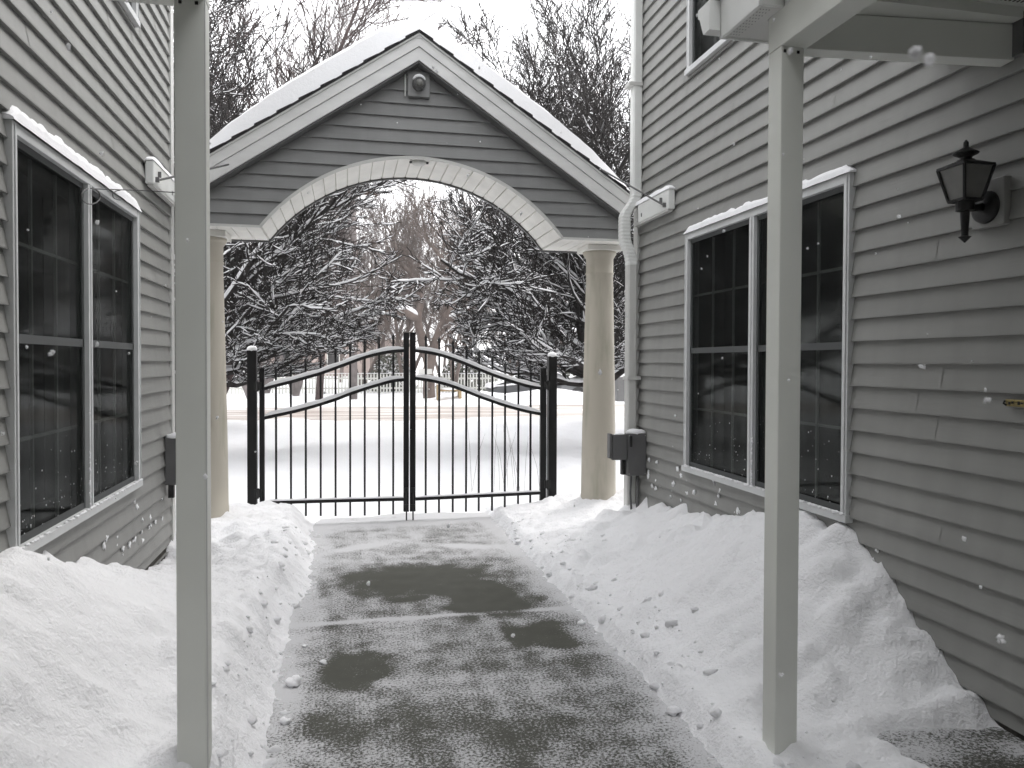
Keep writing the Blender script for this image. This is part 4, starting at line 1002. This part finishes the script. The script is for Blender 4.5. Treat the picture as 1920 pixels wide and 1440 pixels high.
for (px, Y, sx, sz, zb, lb, seed) in [(735, 38, 1.2, 1.9, .1, 'olive-green evergreen shrub behind the picket fence, left of the gate middle', 1),
                                   (880, 38, 1.5, 2.0, .1, 'dark evergreen shrub behind the fence over the right gate leaf', 2),
                                   (1070, 33, 1.4, 1.05, .1, 'clipped evergreen hedge right of the right gate post', 3)]:
    h_ = thing('evergreen_shrub', (fx(px, Y), Y, zb), lb, 'shrub', 'evergreen shrubs across the street')
    leafy(h_, (fx(px, Y), Y, zb), sx, .8, sz, 2600, seed, M['hedge'])
    leafy(h_, (fx(px, Y), Y - .1, zb + sz * .45), sx * .95, .7, sz * .62, 500, seed + 5, M['treesnow'], 'snow_cap', .08)
# wooden bench
bx, by = fx(842, 30), 30; bc = thing('bench', (bx, by, 0), 'low wooden bench half sunk in snow across the street', 'bench')
MB().box(bx - .40, bx + .40, by - .15, by + .2, .46, .52).build('seat', M['wood'], bc)
for sx_ in (-1, 1): MB().box(bx + sx_ * .42 - .05, bx + sx_ * .42 + .05, by - .2, by + .25, 0, .72).build('leg', M['wood'], bc)
MB().blob((bx, by, .53), .3, 2, (1.3, .5, .2), .3, 14, 8).build('snow_cap', M['treesnow'], bc, smooth=True)
stk = thing('marker_stake', (fx(800, 28.5), 28.5, 0), 'thin grey stake standing in snow left of the bench', 'stake')
MB().box(fx(800, 28.5) - .02, fx(800, 28.5) + .02, 28.48, 28.52, 0, 1.9).build('stake', M['trim'], stk)
MB().box(fx(800, 28.5) - .30, fx(800, 28.5) + .20, 28.46, 28.49, 1.15, 1.35).build('panel', M['trim'], stk)

def parked_car(pos, label, paint, L=4.3, yaw=0, seed=0):
    r = thing('parked_car', pos, label, 'car', 'snow-covered cars across the street'); X, Y, Z = pos; hw = .88
    body = [(-L / 2, .35), (-L / 2 + .05, .75), (-L / 2 + .25, .88), (-L * .22, .95), (-L * .10, 1.38), (L * .22, 1.42), (L * .38, 1.0), (L / 2 - .1, .92), (L / 2, .7), (L / 2, .35), (L * .38, .28), (-L * .38, .28)]
    m = MB(); m.prism([(X + a, Z + b) for a, b in body], 'y', Y - hw, Y + hw); m.build('body', paint, r, bevel=.06)
    m = MB(); m.prism([(X - L * .185, Z + 1.0), (X - L * .095, Z + 1.32), (X + L * .02, Z + 1.34), (X + L * .02, Z + 1.0)], 'y', Y - hw - .008, Y - hw + .02)
    m.prism([(X + L * .04, Z + 1.0), (X + L * .04, Z + 1.34), (X + L * .2, Z + 1.35), (X + L * .30, Z + 1.02)], 'y', Y - hw - .008, Y - hw + .02); m.build('side_window', M['glass'], r)
    for a in (-.32, .32):
        w_ = MB(); w_.tube([(X + a * L, Y - hw - .01, Z + .33), (X + a * L, Y - hw + .2, Z + .33)], .33, 20).build('wheel', M['tyre'], r)
        w2 = MB(); w2.tube([(X + a * L, Y - hw - .02, Z + .33), (X + a * L, Y - hw - .009, Z + .33)], .2, 16).build('hubcap', M['greybox'], r)
    m = MB(); prof = [(-L / 2 - .02, .80), (-L / 2 + .1, 1.02), (-L * .24, 1.14), (-L * .12, 1.52), (0, 1.62), (L * .2, 1.6), (L * .36, 1.22), (L / 2 - .1, 1.12), (L / 2, .85), (L * .4, .96), (L * .3, 1.04), (L * .21, 1.42), (-L * .1, 1.38), (-L * .22, .96), (-L / 2 + .2, .88)]
    m.prism([(X + a, Z + b) for a, b in prof], 'y', Y - hw + .01, Y + hw - .01); m.build('snow_cap', M['snow'], r, bevel=.08)
    return r
parked_car((fx(1000, 33.5), 33.5, -.35), 'dark parked car under snow, seen through the right gate leaf', M['carpaint'], 4.2)
parked_car((fx(1130, 32.5), 32.5, -.1), 'grey parked car under snow, mostly hidden behind the right column', M['carpaint2'], 4.4)
ub = thing('utility_cabinet', (fx(1167, 28), 28, 0), 'dark cabinet across the street seen between the right column and downspout', 'cabinet')
MB().box(fx(1158, 28), fx(1176, 28), 28, 28.5, .1, 1.05).build('cabinet', M['greybox'], ub, bevel=.02)
MB().box(fx(1158, 28) - .02, fx(1176, 28) + .02, 27.98, 28.5, 1.05, 1.2).build('snow_cap', M['snow'], ub, bevel=.04)
def far_house(px, Y, wd, hh, mt, label, seed):
    r = thing('house', (fx(px, Y), Y, 0), label, 'house'); X = fx(px, Y)
    MB().box(X - wd / 2, X + wd / 2, Y, Y + 6, 0, hh).build('wall', mt, r)
    rf = MB(); rf.prism([(X - wd / 2 - .4, hh), (X + wd / 2 + .4, hh), (X, hh + wd * .32)], 'y', Y - .4, Y + 6.4).build('roof', M['snow'], r)
    m = MB()
    for s_ in (-1, 1): m.prism([(X + s_ * (wd / 2 + .5), hh - .03), (X + s_ * (wd / 2 + .5), hh + .18), (X, hh + wd * .32 + .25), (X, hh + wd * .32 + .02)], 'y', Y - .45, Y + 6.45)
    m.build('roof_snow', M['snow'], r)
    for k in range(3):
        xx = X - wd * .3 + wd * .3 * k; w_ = MB(); w_.box(xx - .5, xx + .5, Y - .05, Y, 1.0, 2.4); w_ = w_.build('window', M['fence'], r)
        MB().box(xx - .42, xx + .42, Y - .07, Y - .051, 1.08, 2.32).build('pane', M['dark'], w_)
far_house(1105, 52, 9, 3.2, M['farwall'], 'distant grey house low behind the right column and gate post', 1)
far_house(625, 62, 12, 3.4, M['farwall2'], 'distant brownish house dim behind the trees left of the gate middle', 2)

# dry weed stalks poking through the snow behind the gate
wd_ = MB(); rg = random.Random(8)
for px, py, n in ((985, 915, 5), (955, 870, 4), (905, 905, 3)):
    b = onZ(px, 925, .1); 
    for k in range(n):
        a = rg.uniform(-.5, .5); L = rg.uniform(.4, .95); p = b + Vector((rg.uniform(-.15, .15), rg.uniform(-.2, .2), 0)); wd_.tube([p, p + Vector((a * .2 * L, 0, L * .6)), p + Vector((a * .5 * L, 0, L))], [.0022, .0018, .001], 4)
tag(wd_.build('dry_weeds', M['barkbrown']), 'thin dry weed stalks sticking out of the snow behind the gate', 'weeds', kind='stuff')

# ------------------------------------------------------------------ falling snow
fl = MB(); rg = random.Random(77)
for i in range(300):
    px, py = rg.uniform(0, 1920), rg.uniform(0, 1400); dd = rg.uniform(1.4, 7.0) if i < 250 else rg.uniform(7, 16)
    d = ray(px, py).normalized(); p = Vector((0, 0, CAMZ)) + d * dd
    if dd < 6.6 and not (XL + .05 < p.x < XR - .05): continue
    if p.z < 1.0 and dd < 7 and -1.2 < p.x < 2.5: continue
    fl.blob(p, rg.uniform(.0018, .0044) * (1 if dd < 7 else 1.8), i, (1, 1, rg.uniform(.8, 1.6)), .9, 5, 4)
for (px, py, dd, r_) in ((1728, 105, .42, .0040), (1480, 95, .9, .003), (98, 664, 1.2, .004), (1465, 1265, 1.1, .003), (1730, 685, 1.3, .004), (255, 868, 2, .004), (1878, 1200, 1.0, .004), (1848, 750, .8, .003)):
    p = Vector((0, 0, CAMZ)) + ray(px, py).normalized() * dd
    for k in range(4): fl.blob(p + rvec(rg) * r_ * .9, r_ * rg.uniform(.35, .7), k + px, (1, 1, 1), .9, 6, 5)
tag(fl.build('falling_snow', M['flake'], smooth=True), 'white snowflakes drifting down through the air', 'snowflakes', kind='stuff')

# ------------------------------------------------------------------ snowy air
hz = MB().box(-96, 96, -9.5, 136, -1.4, 22)
hm = bpy.data.materials.new('snowy_air'); hm.use_nodes = True; t = hm.node_tree; t.nodes.clear()
o_ = t.nodes.new('ShaderNodeOutputMaterial'); pv = t.nodes.new('ShaderNodeVolumePrincipled'); pv.inputs['Density'].default_value = .003
pv.inputs['Color'].default_value = (.97, .955, .955, 1); pv.inputs['Anisotropy'].default_value = .2; t.links.new(pv.outputs[0], o_.inputs['Volume'])
tag(hz.build('haze', hm), kind='stuff')
